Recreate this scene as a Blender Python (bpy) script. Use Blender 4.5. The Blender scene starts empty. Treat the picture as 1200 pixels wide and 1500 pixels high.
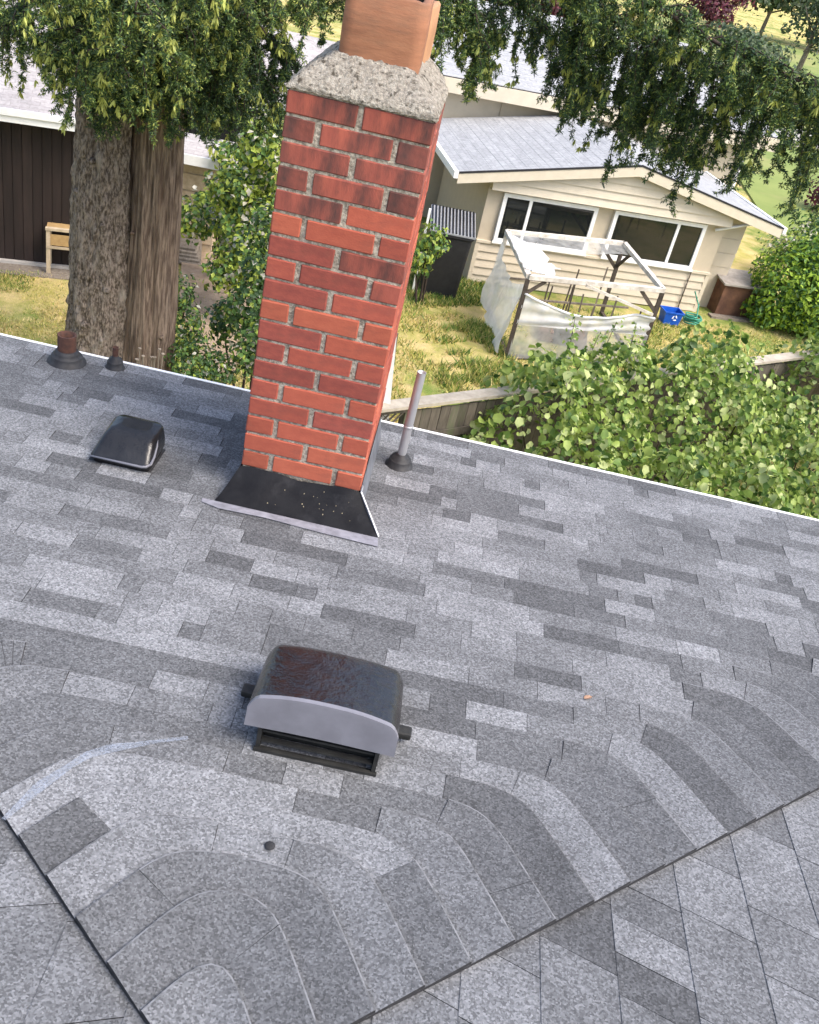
import bpy, bmesh, math, random
import numpy as np
from mathutils import Vector, Matrix
R_ = math.radians
random.seed(7); rng = np.random.default_rng(11)
scene = bpy.context.scene
col = scene.collection

# ------------------------------------------------------------------ camera
CAM = np.array([0.5046, -2.7785, 1.7748]); YAW, PITCH, ROLL, FPX = 0.0313, 0.5764, 0.2386, 1418.15
_f = np.array([math.sin(YAW)*math.cos(PITCH), math.cos(YAW)*math.cos(PITCH), -math.sin(PITCH)])
_r0 = np.array([math.cos(YAW), -math.sin(YAW), 0.0]); _u0 = np.cross(_r0, _f)
_r = math.cos(ROLL)*_r0 + math.sin(ROLL)*_u0
_u = -math.sin(ROLL)*_r0 + math.cos(ROLL)*_u0
cd = bpy.data.cameras.new('camera'); cam = bpy.data.objects.new('camera', cd); col.objects.link(cam)
cam.matrix_world = Matrix(((_r[0], _u[0], -_f[0], CAM[0]), (_r[1], _u[1], -_f[1], CAM[1]), (_r[2], _u[2], -_f[2], CAM[2]), (0, 0, 0, 1)))
cd.sensor_fit = 'HORIZONTAL'; cd.sensor_width = 36.0; cd.lens = 36.0*FPX/1200.0
cd.clip_start = 0.05; cd.clip_end = 1500
scene.camera = cam
# ------------------------------------------------------------------ light
SUN_EL, SUN_AZ = 55.0, 118.0            # azimuth: degrees from +Y (away) towards +X (right)
w = bpy.data.worlds.new('World'); scene.world = w; w.use_nodes = True
nt = w.node_tree; nt.nodes.clear()
sky = nt.nodes.new('ShaderNodeTexSky'); sky.sky_type = 'NISHITA'; sky.sun_disc = False
sky.sun_elevation = R_(SUN_EL); sky.sun_rotation = R_(SUN_AZ); sky.air_density = 1.0; sky.dust_density = 4.0; sky.ozone_density = 1.0
bg = nt.nodes.new('ShaderNodeBackground'); bg.inputs['Strength'].default_value = 0.15
wo = nt.nodes.new('ShaderNodeOutputWorld')
nt.links.new(sky.outputs[0], bg.inputs['Color']); nt.links.new(bg.outputs[0], wo.inputs['Surface'])
sd = bpy.data.lights.new('sun', 'SUN'); sd.energy = 1.0; sd.angle = R_(30); sd.color = (1.0, 0.95, 0.88)
so = bpy.data.objects.new('sun', sd); col.objects.link(so)
_sv = Vector((math.sin(R_(SUN_AZ))*math.cos(R_(SUN_EL)), math.cos(R_(SUN_AZ))*math.cos(R_(SUN_EL)), math.sin(R_(SUN_EL))))
so.rotation_euler = _sv.to_track_quat('Z', 'Y').to_euler(); so.location = (6, 4, 12)
scene.view_settings.view_transform = 'Standard'; scene.view_settings.look = 'None'
scene.view_settings.gamma = 1.0; scene.view_settings.exposure = 1.45
scene.view_settings.use_curve_mapping = False

G = -4.6                                # ground level; the roof we look over lies at about z = -0.1

# ------------------------------------------------------------------ helpers
def ray(x, y):
    d = _f*FPX + _r*(x-600) - _u*(y-750)
    return d/np.linalg.norm(d)
def at_z(x, y, z): d = ray(x, y); return CAM + d*(z-CAM[2])/d[2]
def at_y(x, y, Y): d = ray(x, y); return CAM + d*(Y-CAM[1])/d[1]

MATS = {}
def principled(name):
    m = bpy.data.materials.new(name); m.use_nodes = True; MATS[name] = m
    t = m.node_tree; return m, t, t.nodes['Principled BSDF']
def pm(name, c1, c2=None, scale=6.0, rough=0.8, bump=0.0, bscale=None, detail=6.0, lo=0.35, hi=0.65, spec=0.3, stretch=None,
       c3=None, scale3=1.5, lo3=0.5, hi3=0.7, rand=0.0, metal=0.0, bdist=0.01):
    m, t, b = principled(name); N, L = t.nodes, t.links
    b.inputs['Roughness'].default_value = rough; b.inputs['Metallic'].default_value = metal
    b.inputs['Specular IOR Level'].default_value = spec
    if c2 is None: c2 = tuple(v*0.8 for v in c1)
    tc = N.new('ShaderNodeTexCoord'); vec = tc.outputs['Object']
    if stretch:
        mp = N.new('ShaderNodeMapping'); mp.inputs['Scale'].default_value = stretch; L.new(vec, mp.inputs['Vector']); vec = mp.outputs['Vector']
    def noise(sc, det=detail):
        n = N.new('ShaderNodeTexNoise'); n.inputs['Scale'].default_value = sc; n.inputs['Detail'].default_value = det
        n.inputs['Roughness'].default_value = 0.62; L.new(vec, n.inputs['Vector']); return n
    n1 = noise(scale)
    r1 = N.new('ShaderNodeMapRange'); r1.inputs['From Min'].default_value = lo; r1.inputs['From Max'].default_value = hi; L.new(n1.outputs['Fac'], r1.inputs['Value'])
    mx = N.new('ShaderNodeMix'); mx.data_type = 'RGBA'; mx.inputs['A'].default_value = (*c1, 1); mx.inputs['B'].default_value = (*c2, 1)
    L.new(r1.outputs['Result'], mx.inputs['Factor']); out = mx.outputs['Result']
    if c3 is not None:
        n3 = noise(scale3); r3 = N.new('ShaderNodeMapRange'); r3.inputs['From Min'].default_value = lo3; r3.inputs['From Max'].default_value = hi3
        L.new(n3.outputs['Fac'], r3.inputs['Value'])
        m3 = N.new('ShaderNodeMix'); m3.data_type = 'RGBA'; m3.inputs['B'].default_value = (*c3, 1); L.new(out, m3.inputs['A']); L.new(r3.outputs['Result'], m3.inputs['Factor']); out = m3.outputs['Result']
    if rand:
        oi = N.new('ShaderNodeObjectInfo'); rr = N.new('ShaderNodeMapRange'); rr.inputs['To Min'].default_value = 1-rand; rr.inputs['To Max'].default_value = 1+rand
        L.new(oi.outputs['Random'], rr.inputs['Value'])
        hs = N.new('ShaderNodeHueSaturation'); L.new(out, hs.inputs['Color']); L.new(rr.outputs['Result'], hs.inputs['Value']); out = hs.outputs['Color']
    L.new(out, b.inputs['Base Color'])
    if bump:
        nb = noise(bscale or scale*3); bp = N.new('ShaderNodeBump'); bp.inputs['Strength'].default_value = bump; bp.inputs['Distance'].default_value = bdist
        L.new(nb.outputs['Fac'], bp.inputs['Height']); L.new(bp.outputs['Normal'], b.inputs['Normal'])
    return m
def leafmat(name, c, trans=0.35, var=0.25, rough=0.5):
    m, t, b = principled(name); N, L = t.nodes, t.links
    b.inputs['Roughness'].default_value = rough; b.inputs['Specular IOR Level'].default_value = 0.35
    tc = N.new('ShaderNodeTexCoord'); n = N.new('ShaderNodeTexNoise'); n.inputs['Scale'].default_value = 9.0; n.inputs['Detail'].default_value = 3
    L.new(tc.outputs['Object'], n.inputs['Vector'])
    hs = N.new('ShaderNodeHueSaturation'); hs.inputs['Color'].default_value = (*c, 1)
    rr = N.new('ShaderNodeMapRange'); rr.inputs['From Min'].default_value = .3; rr.inputs['From Max'].default_value = .7
    rr.inputs['To Min'].default_value = 1-var; rr.inputs['To Max'].default_value = 1+var
    L.new(n.outputs['Fac'], rr.inputs['Value']); L.new(rr.outputs['Result'], hs.inputs['Value']); L.new(hs.outputs['Color'], b.inputs['Base Color'])
    tr = N.new('ShaderNodeBsdfTranslucent'); L.new(hs.outputs['Color'], tr.inputs['Color'])
    mx = N.new('ShaderNodeMixShader'); mx.inputs['Fac'].default_value = trans
    L.new(b.outputs[0], mx.inputs[1]); L.new(tr.outputs[0], mx.inputs[2]); L.new(mx.outputs[0], t.nodes['Material Output'].inputs['Surface'])
    return m
def granule(name, tone, tint=(.97, 1.0, 1.05), warm=0.0):
    """asphalt shingle: mineral granules in several greys, coarse speckle and soft blotches"""
    m, t, b = principled(name); N, L = t.nodes, t.links
    b.inputs['Roughness'].default_value = 0.82; b.inputs['Specular IOR Level'].default_value = 0.25
    tc = N.new('ShaderNodeTexCoord')
    v = N.new('ShaderNodeTexVoronoi'); v.inputs['Scale'].default_value = 235; L.new(tc.outputs['Object'], v.inputs['Vector'])
    sx = N.new('ShaderNodeSeparateColor'); L.new(v.outputs['Color'], sx.inputs['Color'])
    n = N.new('ShaderNodeTexNoise'); n.inputs['Scale'].default_value = 330; n.inputs['Detail'].default_value = 4; n.inputs['Roughness'].default_value = .8; L.new(tc.outputs['Object'], n.inputs['Vector'])
    n2 = N.new('ShaderNodeTexNoise'); n2.inputs['Scale'].default_value = 7; n2.inputs['Detail'].default_value = 5; L.new(tc.outputs['Object'], n2.inputs['Vector'])
    cr = N.new('ShaderNodeValToRGB'); e = cr.color_ramp.elements
    def cc(k): return tuple(tone*k*tint[i] for i in range(3)) + (1,)
    e[0].position = 0.0; e[0].color = cc(.4)
    e[1].position = 1.0; e[1].color = cc(2.4)
    for p, k in ((.28, .68), (.52, .96), (.75, 1.22), (.9, 1.6)):
        x = cr.color_ramp.elements.new(p); x.color = cc(k)
    ad = N.new('ShaderNodeMath'); ad.operation = 'MULTIPLY_ADD'; ad.inputs[1].default_value = 1.3; ad.inputs[2].default_value = -.15; L.new(n.outputs['Fac'], ad.inputs[0])
    av = N.new('ShaderNodeMix'); av.data_type = 'FLOAT'; av.inputs['Factor'].default_value = 0.28
    L.new(sx.outputs['Red'], av.inputs['A']); L.new(ad.outputs[0], av.inputs['B']); L.new(av.outputs['Result'], cr.inputs['Fac'])
    rr = N.new('ShaderNodeMapRange'); rr.inputs['From Min'].default_value = .3; rr.inputs['From Max'].default_value = .7; rr.inputs['To Min'].default_value = .86; rr.inputs['To Max'].default_value = 1.14
    L.new(n2.outputs['Fac'], rr.inputs['Value'])
    hs = N.new('ShaderNodeHueSaturation'); L.new(cr.outputs['Color'], hs.inputs['Color']); L.new(rr.outputs['Result'], hs.inputs['Value'])
    L.new(hs.outputs['Color'], b.inputs['Base Color'])
    bp = N.new('ShaderNodeBump'); bp.inputs['Strength'].default_value = .55; bp.inputs['Distance'].default_value = .002
    L.new(av.outputs['Result'], bp.inputs['Height']); L.new(bp.outputs['Normal'], b.inputs['Normal'])
    return m

def mesh_obj(name, verts, faces, mats, parent=None, fm=None, smooth=False):
    me = bpy.data.meshes.new(name)
    me.from_pydata([tuple(v) for v in verts], [], [tuple(f) for f in faces]); 
    for m in (mats if isinstance(mats, (list, tuple)) else [mats]): me.materials.append(m)
    if fm is not None: me.polygons.foreach_set('material_index', np.array(fm, dtype=np.int32))
    if smooth: me.polygons.foreach_set('use_smooth', np.ones(len(me.polygons), dtype=bool))
    me.update()
    o = bpy.data.objects.new(name, me); col.objects.link(o)
    if parent is not None: o.parent = parent
    return o
def empty(name, loc=(0, 0, 0), rz=0.0):
    o = bpy.data.objects.new(name, None); col.objects.link(o); o.location = loc; o.rotation_euler = (0, 0, rz); o.empty_display_size = .1
    return o
def tag(o, label=None, cat=None, group=None, kind=None):
    if label: o['label'] = label
    if cat: o['category'] = cat
    if group: o['group'] = group
    if kind: o['kind'] = kind
    return o
class MB:
    def __init__(s): s.v = []; s.f = []; s.m = []
    def add(s, vs, fs, mi=0):
        k = len(s.v); s.v += [tuple(map(float, p)) for p in vs]; s.f += [tuple(i+k for i in f) for f in fs]; s.m += [mi]*len(fs); return s
    def box(s, x0, x1, y0, y1, z0, z1, mi=0):
        vs = [(x, y, z) for z in (z0, z1) for y in (y0, y1) for x in (x0, x1)]
        return s.add(vs, [(0, 2, 3, 1), (4, 5, 7, 6), (0, 1, 5, 4), (2, 6, 7, 3), (0, 4, 6, 2), (1, 3, 7, 5)], mi)
    def bar(s, a, b, w, h, mi=0, up=(0, 0, 1)):
        a = Vector(a); b = Vector(b); d = (b-a).normalized(); up = Vector(up)
        if abs(d.dot(up)) > .95: up = Vector((0, 1, 0))
        sd_ = d.cross(up).normalized()*w/2; un = sd_.cross(d).normalized()*h/2
        vs = [p+i*sd_+j*un for p in (a, b) for j in (-1, 1) for i in (-1, 1)]
        return s.add(vs, [(0, 2, 3, 1), (4, 5, 7, 6), (0, 1, 5, 4), (2, 6, 7, 3), (0, 4, 6, 2), (1, 3, 7, 5)], mi)
    def tube(s, pts, rad, n=8, mi=0, caps=True):
        pts = [Vector(p) for p in pts]; rad = [float(q) for q in rad] if isinstance(rad, (list, tuple)) else [float(rad)]*len(pts); rings = []
        ref = Vector((.31, .52, .79))
        for i, p in enumerate(pts):
            d = (pts[min(i+1, len(pts)-1)]-pts[max(i-1, 0)]).normalized()
            a = d.cross(ref if abs(d.dot(ref)) < .95 else Vector((1, 0, 0))).normalized(); b = d.cross(a)
            rings.append([p+rad[i]*(math.cos(t*2*math.pi/n)*a+math.sin(t*2*math.pi/n)*b) for t in range(n)])
        vs = [q for r in rings for q in r]; fs = []
        for i in range(len(pts)-1):
            for t in range(n):
                fs.append((i*n+t, i*n+(t+1) % n, (i+1)*n+(t+1) % n, (i+1)*n+t))
        if caps: fs += [tuple(range(n-1, -1, -1)), tuple(range((len(pts)-1)*n, len(pts)*n))]
        return s.add(vs, fs, mi)
    def lathe(s, prof, n=24, mi=0, c=(0, 0, 0)):
        vs = [(c[0]+r*math.cos(t*2*math.pi/n), c[1]+r*math.sin(t*2*math.pi/n), c[2]+z) for r, z in prof for t in range(n)]; fs = []
        for i in range(len(prof)-1):
            for t in range(n): fs.append((i*n+t, i*n+(t+1) % n, (i+1)*n+(t+1) % n, (i+1)*n+t))
        return s.add(vs, fs, mi)
    def grid(s, P, mi=0):
        P = np.asarray(P); a, b = P.shape[:2]
        return s.add(P.reshape(-1, 3), [(i*b+j, i*b+j+1, (i+1)*b+j+1, (i+1)*b+j) for i in range(a-1) for j in range(b-1)], mi)
    def build(s, name, mats, parent=None, smooth=False): return mesh_obj(name, s.v, s.f, mats, parent, s.m, smooth)
def bevel(o, width, seg=2):
    bm = bmesh.new(); bm.from_mesh(o.data); bmesh.ops.remove_doubles(bm, verts=bm.verts, dist=1e-5)
    bmesh.ops.bevel(bm, geom=list(bm.edges), offset=width, segments=seg, affect='EDGES', profile=.6); bm.to_mesh(o.data); bm.free(); return o
def solid(P, N, thick):
    """closed slab from an outline P (list of xyz) extruded along N by thick"""
    P = [np.array(p, float) for p in P]; n = len(P); N = np.array(N, float)*thick
    return [tuple(p) for p in P]+[tuple(p+N) for p in P], [tuple(range(n-1, -1, -1)), tuple(range(n, 2*n))]+[(i, (i+1) % n, n+(i+1) % n, n+i) for i in range(n)]
def fnoise(x, y, seed=0):
    return (math.sin(x*1.7+seed)+math.sin(y*2.3+seed*1.3)+math.sin((x+y)*3.1+seed*.7)+math.sin((x-1.7*y)*4.9+seed*2.1)*.6)/3.6

# ------------------------------------------------------------------ materials
SH = [granule('shingle_charcoal', .086), granule('shingle_slate', .106), granule('shingle_grey', .132), granule('shingle_pale', .16), granule('shingle_light', .185)]
asphalt_edge = pm('asphalt_edge', (.018, .018, .02), (.03, .03, .033), 60, .9)
pale_edge = pm('pale_edge', (.19, .195, .205), (.1, .102, .106), 26, .9, lo=.44, hi=.6)  # patchy lighter grey strip along the butt edge of bent courses
felt = pm('roof_felt', (.03, .03, .032), (.045, .045, .05), 30, .95)
chalk = pm('blue_chalk', (.36, .41, .5), (.28, .31, .36), 60, .95)
_t = chalk.node_tree; _n = _t.nodes.new('ShaderNodeTexNoise'); _n.inputs['Scale'].default_value = 240; _n.inputs['Detail'].default_value = 6
_q = _t.nodes.new('ShaderNodeMapRange'); _q.inputs['From Min'].default_value = .3; _q.inputs['From Max'].default_value = .6; _q.inputs['To Min'].default_value = .0; _q.inputs['To Max'].default_value = .5
_t.links.new(_t.nodes['Texture Coordinate'].outputs['Object'], _n.inputs['Vector']); _t.links.new(_n.outputs['Fac'], _q.inputs['Value']); _t.links.new(_q.outputs['Result'], _t.nodes['Principled BSDF'].inputs['Alpha'])
white_metal = pm('white_metal', (.8, .8, .8), (.7, .7, .69), 20, .45)
BR = []
for i, (a, b_) in enumerate((((.36, .092, .055), (.31, .074, .046)), ((.335, .083, .053), (.265, .064, .045)), ((.29, .073, .052), (.21, .052, .041)), ((.39, .106, .061), (.335, .085, .05)))):
    BR.append(pm('red_brick_%s' % 'abcd'[i], a, b_, 22, .88, .35, 110, c3=(.2, .07, .05), scale3=9, lo3=.54, hi3=.85, stretch=(1, 1, 2.2), rand=.12, bdist=.003))
BRS = [pm('sooty_brick_%s' % 'ab'[i], a, b_, 14, .9, .4, 110, c3=(.07, .038, .034), scale3=8, lo3=.44, hi3=.72, stretch=(2.2, 1, .7), rand=.12, bdist=.003)
       for i, (a, b_) in enumerate((((.35, .095, .063), (.25, .067, .05)), ((.31, .086, .06), (.2, .058, .045))))]
mortar = pm('mortar', (.47, .42, .34), (.2, .17, .135), 75, .95, 1.0, 150, lo=.4, hi=.62, bdist=.008)
cement = pm('rough_cement', (.43, .4, .34), (.22, .195, .16), 80, .95, 1.0, 110, c3=(.075, .065, .05), scale3=60, lo3=.54, hi3=.66, bdist=.016)
clay = pm('flue_clay', (.31, .142, .078), (.23, .1, .055), 16, .8, .3, 90, c3=(.17, .095, .06), scale3=7, lo3=.46, hi3=.72, stretch=(.7, .7, 3.0), bdist=.004)
clay2 = pm('flue_clay_pale', (.42, .23, .125), (.33, .17, .09), 8, .75)
soot = pm('soot', (.02, .018, .016), None, 20, .95)
flash_black = pm('flashing_black', (.008, .008, .009), (.014, .014, .015), 14, .22, .25, 24, spec=.12, c3=(.022, .022, .024), scale3=9, lo3=.58, hi3=.7, bdist=.004)
flash_grey = pm('flashing_grey', (.16, .17, .19), (.1, .105, .12), 20, .5)
flash_pale = pm('flashing_pale', (.26, .26, .295), (.15, .15, .17), 22, .6, .2, 60)
galv = pm('galvanised', (.5, .51, .53), (.33, .33, .34), 14, .42, .1, 40, metal=.6, stretch=(1, 1, .3))
fleck = pm('pale_fleck', (.34, .29, .19), None, 20, .9)
vent_plastic = pm('vent_plastic', (.006, .005, .005), (.013, .009, .008), 26, .1, .8, 22, spec=.9, c3=(.006, .006, .006), scale3=9, bdist=.012)
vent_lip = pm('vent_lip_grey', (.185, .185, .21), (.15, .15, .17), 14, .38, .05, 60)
vent_dark = pm('vent_dark', (.014, .014, .014), (.028, .028, .026), 25, .55, .2, 60)
vent_grey = pm('vent_grey_plastic', (.009, .009, .01), (.017, .017, .018), 18, .2, .5, 22, spec=.4, bdist=.006)
rubber = pm('boot_rubber', (.018, .018, .02), (.035, .035, .037), 30, .6)
rust = pm('rusty_iron', (.11, .05, .035), (.055, .03, .024), 40, .85, .4, 80, bdist=.003)
bark1 = pm('bark_spruce', (.29, .24, .2), (.085, .066, .052), 46, .95, 1.0, 40, stretch=(1, 1, .36), c3=(.33, .29, .25), scale3=9, lo=.42, hi=.58, lo3=.52, bdist=.06)
bark2 = pm('bark_cedar', (.27, .205, .155), (.1, .07, .053), 28, .95, 1.0, 30, stretch=(1.6, 1.6, .12), c3=(.13, .085, .06), scale3=6, lo=.4, hi=.6, bdist=.05)
twig_m = pm('twig_brown', (.055, .04, .03), (.03, .022, .018), 20, .9)
NEED = [leafmat('needle_dark', (.026, .054, .025), .15), leafmat('needle_mid', (.066, .118, .04), .22), leafmat('needle_fresh', (.17, .25, .065), .3), leafmat('needle_tip', (.42, .46, .12), .35)]
BRM = [leafmat('bramble_dark', (.06, .12, .028), .3), leafmat('bramble_mid', (.15, .24, .05), .35), leafmat('bramble_light', (.3, .39, .09), .38), leafmat('bramble_pale', (.43, .49, .2), .3)]
HDG = [leafmat('hedge_dark', (.035, .09, .02), .25), leafmat('hedge_mid', (.1, .2, .03), .3), leafmat('hedge_lime', (.3, .44, .04), .38)]
SHR = [leafmat('shrub_dark', (.04, .085, .028), .25), leafmat('shrub_mid', (.11, .2, .05), .3), leafmat('shrub_yellow', (.34, .42, .07), .38), leafmat('shrub_white', (.5, .48, .4), .3)]
REDL = [leafmat('red_leaf_dark', (.06, .015, .025), .2), leafmat('red_leaf', (.13, .03, .045), .25)]
FAR = [leafmat('far_dark', (.035, .06, .028), .2), leafmat('far_mid', (.07, .11, .045), .25), leafmat('far_grey', (.14, .17, .1), .25)]
GRS = [leafmat('grass_straw', (.62, .5, .22), .35), leafmat('grass_yellow', (.5, .46, .13), .35), leafmat('grass_green', (.18, .27, .05), .3), leafmat('grass_lush', (.06, .14, .025), .3)]
siding = pm('siding_cream', (.56, .49, .38), (.5, .44, .34), 4, .7, .05, 40)
panel_cream = pm('panel_cream', (.5, .43, .32), (.46, .395, .295), 5, .7)
trim_cream = pm('trim_cream', (.58, .51, .4), (.53, .47, .36), 6, .65)
fascia_cream = pm('fascia_cream', (.58, .52, .41), (.53, .475, .37), 6, .65)
def tab_roof(name, c1, c2, rot):
    m, t, b = principled(name); N, L = t.nodes, t.links; b.inputs['Roughness'].default_value = .88
    tc = N.new('ShaderNodeTexCoord'); mp = N.new('ShaderNodeMapping'); mp.inputs['Rotation'].default_value = (0, 0, rot); L.new(tc.outputs['Object'], mp.inputs['Vector'])
    br = N.new('ShaderNodeTexBrick'); br.inputs['Color1'].default_value = (*c1, 1); br.inputs['Color2'].default_value = (*c2, 1); br.inputs['Mortar'].default_value = tuple(v*.8 for v in c2)+(1,)
    br.inputs['Scale'].default_value = 1; br.inputs['Brick Width'].default_value = .26; br.inputs['Row Height'].default_value = .12; br.inputs['Mortar Size'].default_value = .004; L.new(mp.outputs['Vector'], br.inputs['Vector'])
    n = N.new('ShaderNodeTexNoise'); n.inputs['Scale'].default_value = 18; n.inputs['Detail'].default_value = 6; L.new(tc.outputs['Object'], n.inputs['Vector'])
    rr = N.new('ShaderNodeMapRange'); rr.inputs['From Min'].default_value = .3; rr.inputs['From Max'].default_value = .7; rr.inputs['To Min'].default_value = .8; rr.inputs['To Max'].default_value = 1.15; L.new(n.outputs['Fac'], rr.inputs['Value'])
    hs = N.new('ShaderNodeHueSaturation'); L.new(br.outputs['Color'], hs.inputs['Color']); L.new(rr.outputs['Result'], hs.inputs['Value']); L.new(hs.outputs['Color'], b.inputs['Base Color']); return m
far_shingle = tab_roof('pale_shingles', (.34, .345, .35), (.28, .285, .29), math.pi/2)
far_shingle2 = tab_roof('pale_shingles_pinkish', (.4, .37, .355), (.33, .305, .295), 0)
far_shingle3 = tab_roof('pale_shingles_rear', (.35, .355, .36), (.29, .295, .3), 0)
white_paint = pm('white_paint', (.8, .8, .78), (.72, .72, .7), 10, .5)
glass_m, _t, _b = principled('window_glass'); _b.inputs['Base Color'].default_value = (.012, .014, .014, 1); _b.inputs['Roughness'].default_value = .04; _b.inputs['Specular IOR Level'].default_value = .6
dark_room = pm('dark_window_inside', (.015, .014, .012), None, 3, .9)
brown_board = pm('brown_board', (.032, .021, .018), (.02, .014, .012), 8, .75, .2, 40, stretch=(1, 1, .15), rand=.25)
old_wood = pm('old_wood', (.24, .205, .165), (.14, .115, .09), 14, .9, .4, 40, stretch=(1.5, 1.5, .2), rand=.18, bdist=.004)
light_wood = pm('light_wood', (.5, .41, .29), (.38, .3, .2), 12, .85, .2, 40, rand=.1)
yellow_wood = pm('yellow_wood', (.42, .28, .12), (.33, .21, .09), 12, .8)
fence_wood = pm('fence_wood', (.14, .12, .095), (.075, .065, .05), 12, .9, .4, 40, stretch=(1.5, 1.5, .25), rand=.25, c3=(.1, .12, .06), scale3=3, lo3=.55, bdist=.004)
cap_wood = pm('fence_cap_wood', (.46, .41, .33), (.33, .29, .23), 9, .85, .2, 50)
frame_white = pm('weathered_white_wood', (.66, .63, .57), (.42, .38, .32), 9, .75, .2, 40)
frame_grey = pm('dark_weathered_wood', (.1, .08, .065), (.055, .045, .037), 12, .9)
brown_crate = pm('brown_ply', (.17, .085, .05), (.09, .045, .03), 5, .8, .1, 30)
grey_lid = pm('grey_lid', (.35, .32, .28), (.25, .22, .19), 8, .8)
black_plastic = pm('black_plastic', (.017, .017, .019), (.025, .025, .027), 10, .5)
blue_plastic = pm('blue_plastic', (.012, .1, .5), (.008, .08, .42), 10, .4)
hose_green = pm('hose_green', (.06, .3, .2), (.04, .22, .15), 12, .45)
dirt = pm('dirt', (.36, .27, .19), (.25, .18, .12), 6, .95, .5, 30)
concrete = pm('concrete', (.45, .42, .38), (.35, .33, .3), 6, .9)
grey_metal = pm('grey_metal', (.3, .31, .32), None, 10, .5)
def poly_mat(name, opac):
    m, t, b = principled(name); N, L = t.nodes, t.links
    b.inputs['Base Color'].default_value = (.82, .84, .86, 1); b.inputs['Roughness'].default_value = .35
    tr = N.new('ShaderNodeBsdfTransparent'); tr.inputs['Color'].default_value = (.92, .94, .94, 1)
    tl = N.new('ShaderNodeBsdfTranslucent'); tl.inputs['Color'].default_value = (.8, .82, .84, 1)
    m1 = N.new('ShaderNodeMixShader'); m1.inputs['Fac'].default_value = .4; L.new(b.outputs[0], m1.inputs[1]); L.new(tl.outputs[0], m1.inputs[2])
    tc = N.new('ShaderNodeTexCoord'); n = N.new('ShaderNodeTexNoise'); n.inputs['Scale'].default_value = 5; n.inputs['Detail'].default_value = 4; L.new(tc.outputs['Object'], n.inputs['Vector'])
    rr = N.new('ShaderNodeMapRange'); rr.inputs['From Min'].default_value = .3; rr.inputs['From Max'].default_value = .7; rr.inputs['To Min'].default_value = opac-.12; rr.inputs['To Max'].default_value = opac+.12
    L.new(n.outputs['Fac'], rr.inputs['Value'])
    m2 = N.new('ShaderNodeMixShader'); L.new(rr.outputs['Result'], m2.inputs['Fac']); L.new(tr.outputs[0], m2.inputs[1]); L.new(m1.outputs[0], m2.inputs[2])
    L.new(m2.outputs[0], t.nodes['Material Output'].inputs['Surface']); return m
poly_thick = poly_mat('polythene_milky', .74); poly_thin = poly_mat('polythene_thin', .34); poly_white = poly_mat('polythene_white', .93)

# ================================================================== SETTING: ground
def ground_mat():
    m, t, b = principled('lawn_ground'); N, L = t.nodes, t.links
    b.inputs['Roughness'].default_value = .95; b.inputs['Specular IOR Level'].default_value = .1
    tc = N.new('ShaderNodeTexCoord')
    def noise(s, d=6):
        n = N.new('ShaderNodeTexNoise'); n.inputs['Scale'].default_value = s; n.inputs['Detail'].default_value = d; n.inputs['Roughness'].default_value = .65; L.new(tc.outputs['Object'], n.inputs['Vector']); return n
    def mixc(a, bcol, fac, lo, hi):
        rr = N.new('ShaderNodeMapRange'); rr.inputs['From Min'].default_value = lo; rr.inputs['From Max'].default_value = hi; L.new(fac, rr.inputs['Value'])
        x = N.new('ShaderNodeMix'); x.data_type = 'RGBA'; L.new(rr.outputs['Result'], x.inputs['Factor'])
        if isinstance(a, tuple): x.inputs['A'].default_value = (*a, 1)
        else: L.new(a, x.inputs['A'])
        x.inputs['B'].default_value = (*bcol, 1); return x.outputs['Result']
    c = mixc((.56, .44, .2), (.42, .37, .11), noise(2.2).outputs['Fac'], .4, .62)
    c = mixc(c, (.18, .24, .055), noise(.55).outputs['Fac'], .46, .62)
    c = mixc(c, (.4, .3, .17), noise(14, 8).outputs['Fac'], .56, .72)
    L.new(c, b.inputs['Base Color'])
    bp = N.new('ShaderNodeBump'); bp.inputs['Strength'].default_value = .8; bp.inputs['Distance'].default_value = .05; L.new(noise(40, 6).outputs['Fac'], bp.inputs['Height']); L.new(bp.outputs['Normal'], b.inputs['Normal'])
    return m
gm = ground_mat()
xs = np.concatenate([[-300, -120, -50], np.linspace(-14, 16, 46), [50, 120, 300]]); ys = np.concatenate([[-120, -30], np.linspace(1, 30, 45), [50, 90, 160, 400]])
P = np.array([[(x, y, G+(.035*fnoise(x*.9, y*.9, 3) if -14 <= x <= 16 and 1 <= y <= 30 else 0)) for y in ys] for x in xs])
tag(MB().grid(P).build('ground', [gm], smooth=True), 'dry yellow lawn with green patches spreading out below the roof', kind='structure')
# bare dirt patch seen left of the chimney
dp = [at_z(x, y, G+.05) for x, y in ((262, 440), (268, 360), (300, 335), (345, 345), (385, 420), (375, 500), (330, 560), (290, 520))]
vs, fs = solid(dp, (0, 0, -1), .2)
tag(mesh_obj('dirt_path', vs, fs, dirt), 'bare brown earth between the tree trunks and the chimney', kind='structure')

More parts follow.
